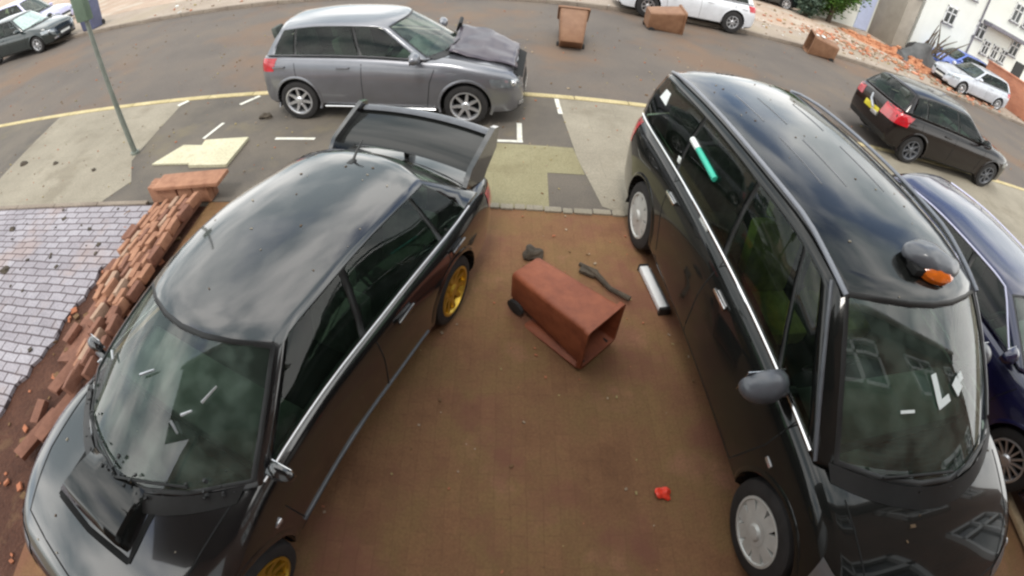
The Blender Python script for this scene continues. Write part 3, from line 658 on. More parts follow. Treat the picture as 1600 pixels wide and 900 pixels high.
# 2 black people carrier
pm = dict(paint=M['black_paint2'], wb=3.03, hw=.94, wr=.34, rim=.225, ww=.22, spokes=9, wkind='cover', rimmat=M['cap'], n=90, msize=1.25, mirmat=M['gplastic'], crown=.05,
    top=[(-.90, .70), (-.885, .92), (-.85, 1.05), (-.7, 1.10), (.4, 1.09), (1.6, 1.06), (2.6, 1.02), (3.0, 1.0), (3.35, .93), (3.7, .80), (3.85, .70), (3.92, .55), (3.95, .46)],
    wid=[(-.90, .78), (-.86, .84), (-.7, .90), (-.3, .935), (1.5, .94), (3.0, .935), (3.4, .90), (3.7, .78), (3.88, .62), (3.95, .5)],
    bot=[(-.90, .42), (-.82, .28), (-.5, .22), (3.4, .20), (3.8, .2), (3.95, .28)],
    gh=dict(wb=3.24, bowb=.38, wt=2.28, bowt=.16, rb=-.84, bowrb=.10, rt=-.66, bowrt=.08, edge=.06, cowl=.06, bulge=.03, sm=.86,
        rz=[(-.75, 1.62), (-.4, 1.68), (.6, 1.71), (1.6, 1.70), (2.1, 1.64), (2.4, 1.57)], rw=[(-.75, .71), (-.3, .755), (1.0, .765), (2.1, .72), (2.4, .67)],
        cols=[(2.78, 2.02, 'g'), (2.35, 1.86, 'b'), (2.30, 1.82, 'g'), (1.42, 1.30, 'b'), (1.36, 1.25, 'g2'), (.40, .42, 'b'), (.34, .37, 'g2'), (-.62, -.50, 'D')]),
    seatx=(1.55, .55, -.25), seatmats=[M['seat_olive'], M['seat'], M['seat']], mirror=(2.42, 1.10), doors=[(1.62, .90), (.52, .93)], handlemat=M['chrome'],
    gaps=[[(1.40, .3), (1.39, .7), (1.41, 1.07)], [(2.50, .3), (2.62, .75), (2.62, 1.02)], [(.40, 1.09), (.42, .8), (.52, .5), (.58, .3)], [(.5, .29), (2.5, .29)]],
    topgaps=[[(3.1, .74), (3.5, .7), (3.78, .5), (3.82, 0)]],
    head=([(3.88, .42, .58), (3.40, .90, .66), (3.36, .90, .84), (3.75, .46, .74)], (-.75, -.6, -.25)),
    tail=([(-.92, .62, .75), (-.72, .94, .78), (-.70, .92, 1.05), (-.90, .66, 1.05)], (.7, -.7, 0)),
    grille=(4.0, .38, .52, .68, 1), airdam=(4.0, .42, .28, .40, 1), fplate=(4.0, .26, .41, .50, 1), rplate=(-1.0, .26, .7, .81, -1), glass={'w': M['screen'], 'g2': M['dglass'], 'r': M['dglass']})
mpv = build_car(pm, 'people_carrier', (2.335, 3.70), R(-85.4), 'black people carrier with chrome window line and a dark domed pod on its roof', 'car')
# 3 black saloon with the big wing
ps = dict(paint=M['black_paint'], wb=2.46, hw=.865, wr=.295, rim=.205, ww=.22, spokes=10, wkind='spoke', rimmat=M['gold'], n=90, msize=.62, crown=.04, mirmat=M['black_paint'],
    top=[(-.92, .62), (-.90, .76), (-.84, .85), (-.5, .88), (.2, .87), (1.2, .84), (1.8, .84), (2.1, .83), (2.7, .75), (3.05, .65), (3.2, .55), (3.26, .44)],
    wid=[(-.92, .70), (-.86, .78), (-.6, .84), (-.1, .865), (.7, .83), (1.4, .80), (2.0, .82), (2.4, .865), (2.7, .84), (3.0, .74), (3.18, .60), (3.26, .46)],
    bot=[(-.92, .36), (-.82, .24), (-.5, .18), (2.8, .15), (3.1, .15), (3.26, .2)],
    gh=dict(wb=2.48, bowb=.46, wt=1.56, bowt=.16, rb=-.70, bowrb=.16, rt=-.22, bowrt=.10, edge=.07, tubr=-.4, sm=.94,
        rz=[(-.3, 1.19), (.1, 1.25), (.7, 1.285), (1.2, 1.26), (1.6, 1.19)], rw=[(-.3, .50), (.1, .545), (.9, .565), (1.6, .535)],
        cols=[(1.94, 1.32, 'g'), (1.05, .90, 'b'), (.99, .84, 'g'), (.12, .12, 'b'), (.07, .08, 'g'), (-.30, -.12, 'D')]),
    seatx=(1.1, .15), seatdrop=.66, mirror=(1.92, .90), doors=[(.66, .72), (-.05, .74)],
    gaps=[[(.95, .22), (.95, .5), (.95, .82)], [(2.02, .6), (1.98, .22)], [(.08, .85), (.06, .7), (.30, .45), (.36, .22)], [(-.3, .2), (2.05, .2)]],
    topgaps=[[(2.1, .68), (2.6, .66), (2.98, .56), (3.06, 0)], [(2.31, .0), (2.30, .31), (2.35, .34), (2.76, .33), (2.78, .0)], [(-.68, .6), (-.8, .62), (-.86, .5), (-.88, 0)]],
    head=([(3.20, .38, .44), (2.78, .84, .50), (2.76, .82, .64), (3.08, .44, .58)], (-.75, -.6, -.3)),
    tail=([(-.94, .50, .62), (-.74, .88, .64), (-.72, .86, .80), (-.92, .54, .80)], (.7, -.7, 0)),
    glass={'w': M['screen2']},
    fog=([(3.25, .40, .24), (3.1, .64, .24), (3.1, .64, .34), (3.25, .40, .34)], (-1, -.2, 0)),
    grille=(3.35, .30, .42, .52, 1), airdam=(3.35, .36, .20, .31, 1), fplate=(3.35, .26, .33, .41, 1), rplate=(-1.0, .26, .45, .56, -1))
sub = build_car(ps, 'saloon_car', (-1.058, 2.847), R(-111.2), 'black saloon with a tall rear wing, bonnet scoop and gold wheels', 'car')
# 4 dark blue car beside the people carrier
blue = build_car(hatch(M['blue_paint'], L=4.15, w=.86, h=1.31, seatdrop=.60, spokes=14, wkind='multi', rimmat=M['alloy'], n=60), 'blue_car', (4.92, 3.45), R(-80), 'dark blue hatchback squeezed against the far side of the people carrier', 'car')
M['pale_highlight'] = mat('pale_highlight', (.62, .62, .78), .3, .4, .05)  # pale tubes paint the bright highlight along the blue car's roof edge
for s in (1, -1):
    b = MB(); P = [blue['side'](lerp(-.40, 1.80, i/20), lerp(-.28, 1.34, i/20), .985) for i in range(21)]+[blue['side'](1.86, 1.36, t) for t in (.8, .5, .2, .03)]
    b.tube([Vector((v.x, s*(v.y+.012), v.z+.006)) for v in P], .011, 6); b.build('roof_edge_highlight', M['pale_highlight'], blue['root'])
# 5 cars on and beyond the road
h5 = build_car(hatch(M['maroon_paint'], L=4.0, w=.87, h=1.40, n=50, rimmat=M['gplastic']), 'dark_hatchback', (7.95, 7.6), R(-4), 'dark brown-black hatchback with yellow rear plate seen from behind on the road', 'car')
h6 = build_car(hatch(M['silver_paint'], L=4.1, w=.85, h=1.42, n=40), 'silver_car', (21.3, 15.75), R(176), 'silver car with pale bonnet parked nose out before the white terrace', 'car')
h7 = build_car(hatch(M['brightblue_paint'], L=4.1, w=.85, h=1.42, n=40), 'bright_blue_car', (23.9, 19.2), R(172), 'bright blue car between the silver car and the white terrace', 'car')
h8 = build_car(hatch(M['white_paint'], L=4.3, w=.88, h=1.6, n=40, wr=.34, rim=.19), 'white_car', (6.75, 14.75), R(179), 'long white car cut by the top edge, a toppled bin at its side', 'car')
M['shatter'] = mat('shattered_glass', (.42, .52, .50), .25, 0, .35, 14, coat=.5)
h9 = build_car(hatch(M['green_paint'], glass={'w': M['shatter']}, L=4.0, w=.86, h=1.5, n=40), 'dark_green_car', (-18.9, 13.9), R(4), 'small dark green car with a shattered pale windscreen, at the far left of the road', 'car')
h10 = build_car(hatch(M['lilac_paint'], L=4.3, w=.88, h=1.7, n=40), 'lilac_car', (-22.6, 17.2), R(8), 'lilac-white car behind the dark green car at the top left', 'car')
h11 = build_car(hatch(M['green_paint'], L=3.9, w=.84, h=1.42, n=40), 'dark_car', (13.2, 22.6), R(170), 'dark car parked on the forecourt left of the green tree', 'car')

# ------------------------------------------------------------------ extra parts of the near cars
def crumple(V, amp, sc, seed=0):
    return [v+Vector((noise.noise(v*sc+Vector((seed, 0, 0))), noise.noise(v*sc+Vector((0, seed+5, 0))), noise.noise(v*sc+Vector((9, 0, seed)))))*amp for v in V]
# saloon: wing, bonnet scoop, aerial, broken bits on the windscreen
rt = sub['root']
wg = empty('rear_wing'); wg.parent = rt
def plank(name, xr, zr, xf, zf, y, th, mt, par, cy=.05, n=12, bow=.0):
    V = []; prof = [(0, 0), (.12, .6), (.35, 1), (.7, .7), (1, .1), (1, -.05), (.5, -.1), (.1, -.4)]
    for i in range(n+1):
        yy = cy-y+2*y*i/n; q = 1-(2*i/n-1)**2
        for u, t in prof: V.append(Vector((lerp(xf, xr, u)-bow*q, yy, lerp(zf, zr, u)+t*th+bow*.3*q)))
    k = len(prof); F = [(i*k+j, i*k+(j+1) % k, (i+1)*k+(j+1) % k, (i+1)*k+j) for i in range(n) for j in range(k)]+[tuple(range(k))[::-1], tuple(range(n*k, n*k+k))]
    return from_data(name, V, F, mt, par)
plank('wing_blade', -1.02, 1.13, -.60, .99, .64, .03, M['black_paint2'], wg, bow=.05)
plank('wing_blade', -1.06, 1.165, -.98, 1.15, .63, .02, M['gplastic'], wg, bow=.05)
for s in (-1, 1):
    b = MB(); y = .05+s*.66
    P = [(-.52, .84), (-.46, .95), (-.56, 1.06), (-1.0, 1.22), (-1.08, 1.20), (-1.05, 1.02), (-.86, .90), (-.80, .84)]
    V = [(x, y-.018-.03*(z-.84), z) for x, z in P]+[(x, y+.018+.0*(z-.84), z) for x, z in P]; k = len(P)
    b.add(V, [tuple(range(k)), tuple(range(k, 2*k))[::-1]]+[(i, i+k, (i+1) % k+k, (i+1) % k) for i in range(k)])
    b.build('end_plate', M['black_paint'], wg, 30)
b = MB(); b.box((-.75, .05, .93), (.12, .05, .16), bev=.01); b.build('wing_support', M['black_paint'], wg, 30)
sc = MB(); zc = lambda x: pch(ps['top'])(x)+.03
V = []; ys = [-.29, -.25, -.1, .1, .25, .29]
for i, (x, hh) in enumerate([(2.34, .02), (2.37, .07), (2.52, .115), (2.66, .13), (2.71, .115)]):
    for j, y in enumerate(ys): V.append(Vector((x, y*(.88+.05*i), zc(x)-.025+(hh*(.93 if j in (1, 4) else 1) if 0 < j < 5 else -.01))))
n6 = 6; F = [(i*n6+j, (i+1)*n6+j, (i+1)*n6+j+1, i*n6+j+1) for i in range(4) for j in range(5)]
sc.add(V, F); so3 = sc.build('bonnet_scoop', M['black_paint2'], rt, 50)
md = so3.modifiers.new('s', 'SOLIDIFY'); md.thickness = .012
b = MB(); b.box((2.675, 0, zc(2.69)+.03), (.02, .44, .07)); b.build('scoop_mouth', M['inside'], so3, 0)
b = MB()
for sg_ in (1, -1):
    V, F = sub['ribbon']('', [(2.30, 0, 2), (2.305, sg_*.31, 2), (2.74, sg_*.335, 2), (2.765, 0, 2)], (0, 0, -1), .035, None, .004); b.add(V, F)
b.build('scoop_shade', M['inside'], so3, 0)  # dark band paints the scoop's shaded sides and its shadow
b = MB(); b.tube([(-.05, 0, 1.235), (-.13, 0, 1.30), (-.20, 0, 1.34)], [.012, .008, .005], 8); b.box((-.04, 0, 1.235), (.08, .05, .03), bev=.012); b.build('aerial', M['plastic'], rt)
b = MB()
for (s1, t1, a, l) in [(-.15, .62, .5, .15), (.35, .48, -.6, .11), (.55, .60, .9, .12), (-.78, .42, .2, .12), (.42, .52, .4, .08)]:
    p0 = sub['front'](s1, t1)+Vector((.01, 0, .012)); p1 = sub['front'](s1+l*cos(a), t1+l*sin(a))+Vector((.01, 0, .012)); b = MB(); b.tube([p0, p1], [.009, .006], 5); b.build('broken_trim', M['alloy'], rt)
b = MB(); rr = random.Random(2)
for i in range(46):
    s1, t1 = rr.uniform(-.9, .9), rr.uniform(.0, .3)**1.4; p0 = sub['front'](s1, t1)+Vector((.015, 0, .015)); r_ = rr.uniform(.004, .012)
    b.box(p0, (r_*2, r_*1.5, r_), Matrix.Rotation(rr.uniform(0, 3), 3, 'Z') @ Matrix.Rotation(-.5, 3, 'Y'))
tag(b.build('glass_crumbs', M['plastic'], rt, 0), kind='stuff')
for y in (.45,):
    b = MB(); 
    for s in (1, -1):
        b = MB(); a = [sub['side'](lerp(2.02, -.35, i/12), lerp(1.40, -.15, i/12), .03) for i in range(13)]
        b.tube([Vector((v.x, s*(v.y+.012), v.z)) for v in a], .008, 6); b.build('window_trim', M['alloy'], rt)
for s in (1, -1): b = MB(); b.tube([sub['cast']((x, s*1.5, .27), (0, -s, 0))[0] for x in (.42, .8, 1.2, 1.6, 2.0)], .012, 6); b.build('side_sill', M['gplastic'], rt)

M['dullrail'] = mat('dull_grey_rail', (.22, .23, .26), .3, .3, .1)
# people carrier: rails, chrome belt, cards, pale stickers
rt = mpv['root']
for s in (1, -1):
    b = MB(); P = []
    for i in range(21):
        u = i/20; x = lerp(-.58, 2.22, u); P.append(Vector((x, s*(mpv['rw'](x)-.035), mpv['rz'](x)-.035+.03*min(1, 6*u, 6*(1-u)))))
    b.tube(P, .016, 8); b.build('roof_rail', M['dullrail'], rt)
    b = MB(); P = [mpv['side'](lerp(2.84, -.68, i/18), lerp(2.10, -.55, i/18), .045)+Vector((0, .012, 0)) for i in range(19)]
    b.tube([Vector((v.x, s*v.y, v.z)) for v in P], .011, 6); b.build('chrome_belt_line', M['chrome'], rt)
    b = MB(); P = [mpv['side'](lerp(2.86, 2.19, t), lerp(2.86, 2.19, t), t) for t in (0,)]
    P = [mpv['front'](s*.985, t)+Vector((-.01, s*.004, .004)) for t in (0, .2, .4, .6, .8, 1)]
    b.tube(P, .012, 6); b.build('pillar_trim', M['gplastic'], rt)
b = MB()
for s in (-.33, -.1, .3):
    for (a, c_) in ((.0, .5), (.75, 1.35)):
        b = MB(); b.tube([(x, s, mpv['rz'](x)-.06*(abs(s)/.7)**2*.35-.001) for x in (a, (a+c_)/2, c_)], .006, 5); b.build('roof_rib', M['gplastic'], rt)
def card(name, mt, par, c, d, eul):
    b = MB(); b.box((0, 0, 0), d, bev=min(d)*.2); o = b.build(name, mt, par); o.location = c; o.rotation_euler = eul; return o
def on_glass(info, s1, t1, w_, h_2, ang, off=.004, name='paper_pass', mt=None):
    f = info['front']; p0 = f(s1, t1); du = (f(s1+.02, t1)-f(s1-.02, t1)).normalized(); dv = (f(s1, t1+.02)-f(s1, t1-.02)).normalized(); nn = du.cross(dv).normalized()
    if nn.z < 0: nn = -nn
    dv = nn.cross(du); a = du*cos(ang)+dv*sin(ang); c_ = dv*cos(ang)-du*sin(ang); p0 = p0+nn*off; V = []
    for z in (0, .003): V += [p0-a*w_/2-c_*h_2/2+nn*z, p0+a*w_/2-c_*h_2/2+nn*z, p0+a*w_/2+c_*h_2/2+nn*z, p0-a*w_/2+c_*h_2/2+nn*z]
    return from_data(name, V, [(3, 2, 1, 0), (4, 5, 6, 7), (0, 1, 5, 4), (1, 2, 6, 5), (2, 3, 7, 6), (3, 0, 4, 7)], mt or M['white'], info['root'], None, 0)
on_glass(mpv, -.13, .54, .045, .17, .28); on_glass(mpv, -.06, .47, .12, .045, .35); on_glass(mpv, .13, .53, .08, .09, .6); on_glass(mpv, .19, .57, .05, .05, .3); on_glass(mpv, -.42, .42, .10, .018, .15)
def on_side(x, t, o_=.012): v = mpv['side'](x, x, t); return Vector((v.x, -v.y-o_, v.z))
b = MB(); b.tube([on_side(.56, .60, .02), on_side(.92, .55, .02)], .024, 10); b.build('rolled_tube', M['teal'], rt)
b = MB(); b.tube([on_side(.42, .62, .02), on_side(.555, .60, .02)], .025, 10); b.build('rolled_tube_end', M['white'], rt)
p_ = [on_side(-.42, .62), on_side(-.24, .60), on_side(-.27, .80), on_side(-.38, .80)]
from_data('pale_card', p_+[q+Vector((0, .006, 0)) for q in p_], [(0, 1, 2, 3), (7, 6, 5, 4), (0, 4, 5, 1), (1, 5, 6, 2), (2, 6, 7, 3), (3, 7, 4, 0)], M['white'], rt, None, 0)
h_, n_ = mpv['cast']((1.0, -1.5, 1.04), (0, 1, 0)); card('window_sticker', M['white'], rt, h_+Vector((0, -.006, .02)), (.15, .01, .06), (0, R(0), 0))
h_, n_ = mpv['cast']((.35, -1.5, 1.2), (0, 1, 0)); card('window_sticker', M['white'], rt, h_+Vector((0, -.006, 0)), (.05, .01, .05), (0, 0, 0))
for s in (-1, 1):
    h_, n_ = mpv['cast']((2.72, s*1.5, .72), (0, -s, 0)); card('side_repeater', M['clear'], rt, h_, (.07, .012, .03), (0, 0, 0))
    h_, n_ = sub['cast']((2.12, s*1.5, .58), (0, -s, 0)); card('side_repeater', M['clear'], sub['root'], h_, (.06, .012, .03), (0, 0, 0))
b = MB()
for dy in (-.05, .05): b.tube([(1.25, -.95, .80+dy), (1.45, -.952, .80+dy)], .005, 5)
# domed pod lying on the roof
pod = empty('roof_pod', (2.60, 1.63, 1.665), R(-14), 'dark domed pod with an orange lens lying on the people carrier roof', 'roof pod')
bb = bmesh.new(); bmesh.ops.create_uvsphere(bb, u_segments=28, v_segments=14, radius=1)
for v in bb.verts:
    z = v.co.z
    v.co = Vector((v.co.x*.235, v.co.y*.125, max(z, -.25)*.088)); v.co.x *= 1-.12*(v.co.y > 0)*abs(v.co.y)*4
    v.co += Vector((0, 0, noise.noise(v.co*9)*.026))
me = bpy.data.meshes.new('dome'); bb.to_mesh(me); bb.free(); me.materials.append(M['gplastic']); mesh_obj('dome', me, pod, 60).location.z = .06
b = MB(); b.lathe([(.001, .06), (.09, .05), (.15, .015), (.16, -.02), (.0, -.03)], axis='z', n=24); o = b.build('orange_lens', M['amber'], pod); o.scale = (.95, .45, .9); o.location = (.02, -.085, .035); o.rotation_euler = (R(25), 0, R(4))
b = MB(); b.box((-.11, -.085, .025), (.16, .09, .05), Matrix.Rotation(.25, 3, 'Z'), bev=.012); b.build('socket', M['inside'], pod)
b = MB(); b.box((.0, .0, .012), (.34, .16, .03), bev=.01); b.build('foot', M['plastic'], pod)

# grit and leaf scraps settled on the two near cars
def grit(info, n, seed, xr, yr, who):
    rr = random.Random(seed); b = MB()
    for i in range(n):
        x, y = rr.uniform(*xr), rr.uniform(*yr); h_, n_ = info['cast']((x, y, 2.2), (0, 0, -1))
        if h_.z > 50 or n_.z < .5: continue
        r_ = rr.uniform(.003, .010)*(2 if rr.random() < .08 else 1); b.box(h_+Vector((0, 0, .003)), (r_*2, r_, r_*.5), Matrix.Rotation(rr.uniform(0, 3), 3, 'Z'), k=rr.randrange(2))
    tag(b.build('grit', [M['grit1'], M['grit2']], info['root'], 0), kind='stuff')
M['grit1'] = mat('pale_grit', (.34, .29, .22), .9); M['grit2'] = mat('brown_grit', (.12, .075, .04), .9)
grit(mpv, 45, 31, (-.6, 3.7), (-.7, .7), 'mpv'); grit(sub, 45, 32, (-.3, 3.1), (-.6, .6), 'sub')
# grey hatchback: buckled bonnet standing off a dark gap
rt = polo['root']
V, F = [], []; nu, nv = 14, 16
for i in range(nu+1):
    x = lerp(2.14, 3.06, i/nu)
    for j in range(nv+1):
        y = lerp(-.54, .60, j/nv); w_ = 1-.16*(i/nu)**2
        z = pch([(2.0, .94), (2.5, .87), (3.0, .76), (3.2, .68)])(x)+.02+.02*(1-(y/.7)**2)
        lift = .02+.085*(j/nv)*(1-i/nu*.5)+.05*max(0, .35-abs(i/nu-.5))*3*(j/nv)
        V.append(Vector((x, y*w_, z+lift)))
V = crumple(V, .03, 3.0, 4); V = crumple(V, .022, 6, 2)
F = [(i*(nv+1)+j, (i+1)*(nv+1)+j, (i+1)*(nv+1)+j+1, i*(nv+1)+j+1) for i in range(nu) for j in range(nv)]
M['purple_grey'] = paint('crumpled_bonnet_paint', (.075, .062, .08), metal=.3, rough=.42, dustamt=.2, ior=1.45)
M['purple_grey'].node_tree.nodes['Principled BSDF'].inputs['Coat Weight'].default_value = .3
bo = from_data('bonnet', V, F, M['purple_grey'], rt, None, 45); md = bo.modifiers.new('s', 'SOLIDIFY'); md.thickness = .015
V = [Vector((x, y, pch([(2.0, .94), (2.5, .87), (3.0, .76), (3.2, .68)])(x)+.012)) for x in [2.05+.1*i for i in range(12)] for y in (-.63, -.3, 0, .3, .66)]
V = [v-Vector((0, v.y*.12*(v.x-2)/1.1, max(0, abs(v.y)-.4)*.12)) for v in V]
from_data('bonnet_gap_shade', V, [(i*5+j, (i+1)*5+j, (i+1)*5+j+1, i*5+j+1) for i in range(11) for j in range(4)], M['inside'], rt, None, 45)  # black sheet stands in for the shaded hollow under the lifted bonnet
b = MB(); b.box((2.12, .50, 1.08), (.06, .16, .18), Matrix.Rotation(.4, 3, 'X') @ Matrix.Rotation(.3, 3, 'Y'), bev=.02); b.build('torn_hinge', M['plastic'], rt)
for s in (1, -1): b = MB(); b.tube([(x, s*(.838), .235) for x in (.42, 1.2, 2.02)], .013, 6); b.build('side_sill', M['chrome'], rt)
# broken tailgate glass and bigger red lamp on the dark hatchback
o = h5['patch']('tail_light_cluster', [(-.75, -.30, .70), (-.50, -.93, .72), (-.40, -.93, .98), (-.70, -.34, .95)], (.8, .6, 0), M['tail'], .012); o.name = 'tail_light'
b = MB(); b.tube([(-.55, .3, .99), (-.72, .1, .80), (-.76, -.1, .70)], .03, 6); b.box((-.72, -.15, .62), (.05, .22, .08), bev=.01); b.build('broken_tailgate_trim', M['alloy'], h5['root'])

# ------------------------------------------------------------------ wheelie bins
M['bin_red'] = mat('brick_red_bin', (.17, .040, .016), .6, 0, .22, 5, .003, 25, col2=(.30, .085, .036))
M['bin_brown'] = mat('brown_bin', (.20, .095, .05), .55, 0, .2, 5, .003, 30, col2=(.30, .16, .09))
def orient(root, loc, axis, front):
    """lay a thing down: its z along axis, its y towards front"""
    z = Vector(axis).normalized(); y = Vector(front); y = (y-z*y.dot(z)).normalized(); x = y.cross(z)
    root.matrix_world = Matrix(((x.x, y.x, z.x, loc[0]), (x.y, y.y, z.y, loc[1]), (x.z, y.z, z.z, loc[2]), (0, 0, 0, 1)))
def rrect(wx, wy, r, n=4):
    P = []
    for (sx, sy, a0) in ((1, 1, 0), (-1, 1, 90), (-1, -1, 180), (1, -1, 270)):
        for i in range(n+1): a = R(a0+90*i/n); P.append((sx*(wx/2-r)+r*cos(a), sy*(wy/2-r)+r*sin(a)))
    return P
def make_bin(mt, label, lidang=200, group=None, name='wheelie_bin'):
    root = empty(name, (0, 0, 0), 0, label, 'wheelie bin', group)
    b = MB(); rings = [(.42, .46, 0, .05), (.44, .49, .02, .06), (.50, .58, .55, .06), (.535, .66, .93, .05), (.61, .73, .935, .05), (.615, .735, .985, .05), (.555, .68, .985, .045), (.52, .645, .93, .04), (.48, .56, .5, .04), (.42, .46, .05, .04)]
    V = []; k = 20
    for wx, wy, z, r in rings: V += [(x, y-.0+.06*(1-z)*0, z) for x, y in rrect(wx, wy, r)]
    F = [(i*k+j, i*k+(j+1) % k, (i+1)*k+(j+1) % k, (i+1)*k+j) for i in range(len(rings)-1) for j in range(k)]+[tuple(range(k))[::-1], tuple(range((len(rings)-1)*k, len(rings)*k))]
    b.add(V, F)
    for yy in (): b.add([(yy-.018, .24, .12), (yy+.018, .24, .12), (yy+.018, .325, .88), (yy-.018, .325, .88)]+[(yy-.010, .262, .14), (yy+.010, .262, .14), (yy+.010, .342, .86), (yy-.010, .342, .86)], [(0, 1, 5, 4), (1, 2, 6, 5), (2, 3, 7, 6), (3, 0, 4, 7), (4, 5, 6, 7)])
    body = b.build('bin_body', mt, root, 50)
    b = MB()
    for s in (-1, 1): b.box((s*.2, -.36, .92), (.03, .08, .08), bev=.008)
    b.tube([(-.24, -.40, .94), (.24, -.40, .94)], .016, 8); b.build('handle', M['plastic'], root)
    for s in (-1, 1):
        b = MB(); c = (s*.25, -.27, .10); pr = [(.0, -.025), (.07, -.025), (.10, -.02), (.10, .02), (.07, .025), (.0, .025)]
        V, F = [], []
        for r, h in pr: V += [(c[0]+h, c[1]+r*cos(2*pi*j/20), c[2]+r*sin(2*pi*j/20)) for j in range(20)]
        F = [(i*20+j, i*20+(j+1) % 20, (i+1)*20+(j+1) % 20, (i+1)*20+j) for i in range(5) for j in range(20)]; b.add(V, F); b.build('wheel', M['rubber'], root)
    b = MB(); V = []; k = 20
    for wx, wy, z, r in [(.60, .72, 0, .05), (.60, .72, .02, .05), (.54, .66, .045, .06), (.3, .4, .065, .06), (.58, .70, -.01, .05)][:4]: V += [(x, y+.36, z) for x, y in rrect(wx, wy, r)]
    F = [(i*k+j, i*k+(j+1) % k, (i+1)*k+(j+1) % k, (i+1)*k+j) for i in range(3) for j in range(k)]+[tuple(range(3*k, 4*k)), tuple(range(k))[::-1]]
    b.add(V, F); lid = b.build('lid', mt, root, 50); lid.location = (0, -.38, .97); lid.rotation_euler = (R(lidang), 0, 0)
    return root
b1 = make_bin(M['bin_red'], 'brick red wheelie bin lying open on the driveway between the two black cars', 266)
orient(b1, (.29, 2.78, .25), (.68, -.73, .02), (.06, -.10, 1)); b1.scale = (.72, .62, .86)
b2 = make_bin(M['bin_brown'], 'brown wheelie bin standing tipped in the road beyond the silver-grey hatchback', 150, 'brown bins thrown across the road')
orient(b2, (1.42, 9.9, .06), (.05, .60, .75), (-.1, -1, .3)); b2.scale = (1.1, .85, .78)
b3 = make_bin(M['bin_brown'], 'brown wheelie bin lying on its side against the long white car', 170, 'brown bins thrown across the road')
orient(b3, (3.75, 12.75, .26), (.98, .05, .05), (0, -.2, 1))
b4 = make_bin(M['bin_brown'], 'brown wheelie bin with pale labels lying alone near the far kerb at the right', 190, 'brown bins thrown across the road')
orient(b4, (10.55, 13.75, .27), (-.96, .22, .05), (.1, -.2, 1))
b = MB(); b.box((0, .345, .60), (.16, .012, .12)); b.build('pale_label', M['white'], b4, 0)
b = MB(); b.box((.12, .36, .86), (.10, .012, .1)); b.build('pale_label', M['white'], b4, 0)

# ------------------------------------------------------------------ toppled garden wall and bricks
M['rbrick'] = mat('salmon_brick', (.27, .125, .075), .9, 0, .2, 9, .006, 50, col2=(.42, .215, .13))
M['rbrick_dark'] = mat('red_brown_brick', (.15, .065, .042), .9, 0, .2, 9, .006, 50, col2=(.25, .115, .075))
rr = random.Random(21)
wl = empty('toppled_brick_wall', (-3.7, 2.6, 0), 0, 'toppled salmon brick garden wall lying in stepped courses beside the black saloon', 'wall')
b = MB(); mo = MB()
for r_ in range(9):
    xc = -4.05+.082*r_
    y = 3.98+rr.uniform(-.02, .02)-(.1 if r_ % 2 else 0)
    ylo = [3.2, 2.75, 2.35, 2.0, 1.75, 1.6, 1.45, 1.35, 1.3][r_]
    while y > ylo:
        l = .215; q = (3.98-y)/2.7; xx = xc-4.06*0+q*.10-(.0)
        if rr.random() > .05:
            b.box((xx+3.7+rr.uniform(-.02, .02)*(1+3*q), y-l/2-2.6, .035+.016*r_+rr.uniform(-.012, .02)*(1+q*2)), (.066, l-.012+rr.uniform(-.01, 0), .10), Matrix.Rotation(R(-10)+rr.uniform(-.09, .13)*(1+2*q), 3, 'Y') @ Matrix.Rotation(rr.uniform(-.09, .09)*(1+2*q), 3, 'Z'), bev=.006, k=rr.choice((0, 0, 0, 0, 0, 1, 1, 2) if y > 2.4 else (0, 1, 1, 1, 1, 0, 1, 2)))
        y -= l+.008+max(0, rr.uniform(-.03, .02+.06*q))
M['pbrick'] = mat('pink_dusty_brick', (.34, .21, .145), .95, 0, .2, 9, .006, 50, col2=(.42, .29, .21))
b.build('brick_courses', [M['rbrick'], M['rbrick_dark'], M['pbrick']], wl, 30)
mo.box((-.02, .25, .015), (.6, 2.3, .04), Matrix.Rotation(R(-8), 3, 'Y')); mo.V = crumple(mo.V, .03, 4, 1); mo.build('mortar_bed', M['rbrick_dark'], wl, 30)
b = MB()
for i in range(4):
    for j in range(2): b.box((-.40+.225*i+rr.uniform(-.01, .01), 1.50+.105*j, .12), (.215, .1, .22), Matrix.Rotation(rr.uniform(-.04, .04), 3, 'Z'), bev=.006)
b.box((.10, 1.56, .25), (.98, .30, .05), Matrix.Rotation(R(-3), 3, 'Y'), bev=.012)
b.build('pier', M['rbrick'], wl, 30)
def brick(loc, rot, label, mt=M['rbrick_dark'], d=(.215, .1025, .065), name='loose_brick', group='loose bricks of the toppled wall', cat='brick'):
    b = MB(); b.box((0, 0, 0), d, bev=.007); o = b.build(name, mt, None, 30); o.location = loc; o.rotation_euler = rot; tag(o, label, cat, group); return o
lbs = ['closest to the pavement', 'second from the pavement', 'third from the pavement', 'closest to the saloon bonnet']
for k_, (x, y, z, a) in enumerate([(-4.16, 3.45, .03, 1.3), (-4.05, 2.9, .03, 1.6), (-3.98, 2.0, .03, 1.3), (-3.82, 1.15, .03, 1.6)]):
    brick((x, y, z), (rr.uniform(-.2, .2), rr.uniform(-.2, .2), a), 'loose red-brown brick on the soil strip, '+lbs[k_])
for i, (x, y, a, l, t_) in enumerate([(-3.62, 1.62, 1.45, .62, 'upper'), (-3.50, 1.18, 1.38, .60, 'middle'), (-3.66, .95, 1.30, .50, 'lower')]):
    brick((x, y, .10-.02*i), (R(10), R(6), a), 'long reddish coping stone lying along the black saloon, the %s one of three' % t_, M['rbrick_dark'], (l, .12, .06), 'coping_stone', 'coping stones off the toppled wall', 'coping stone')
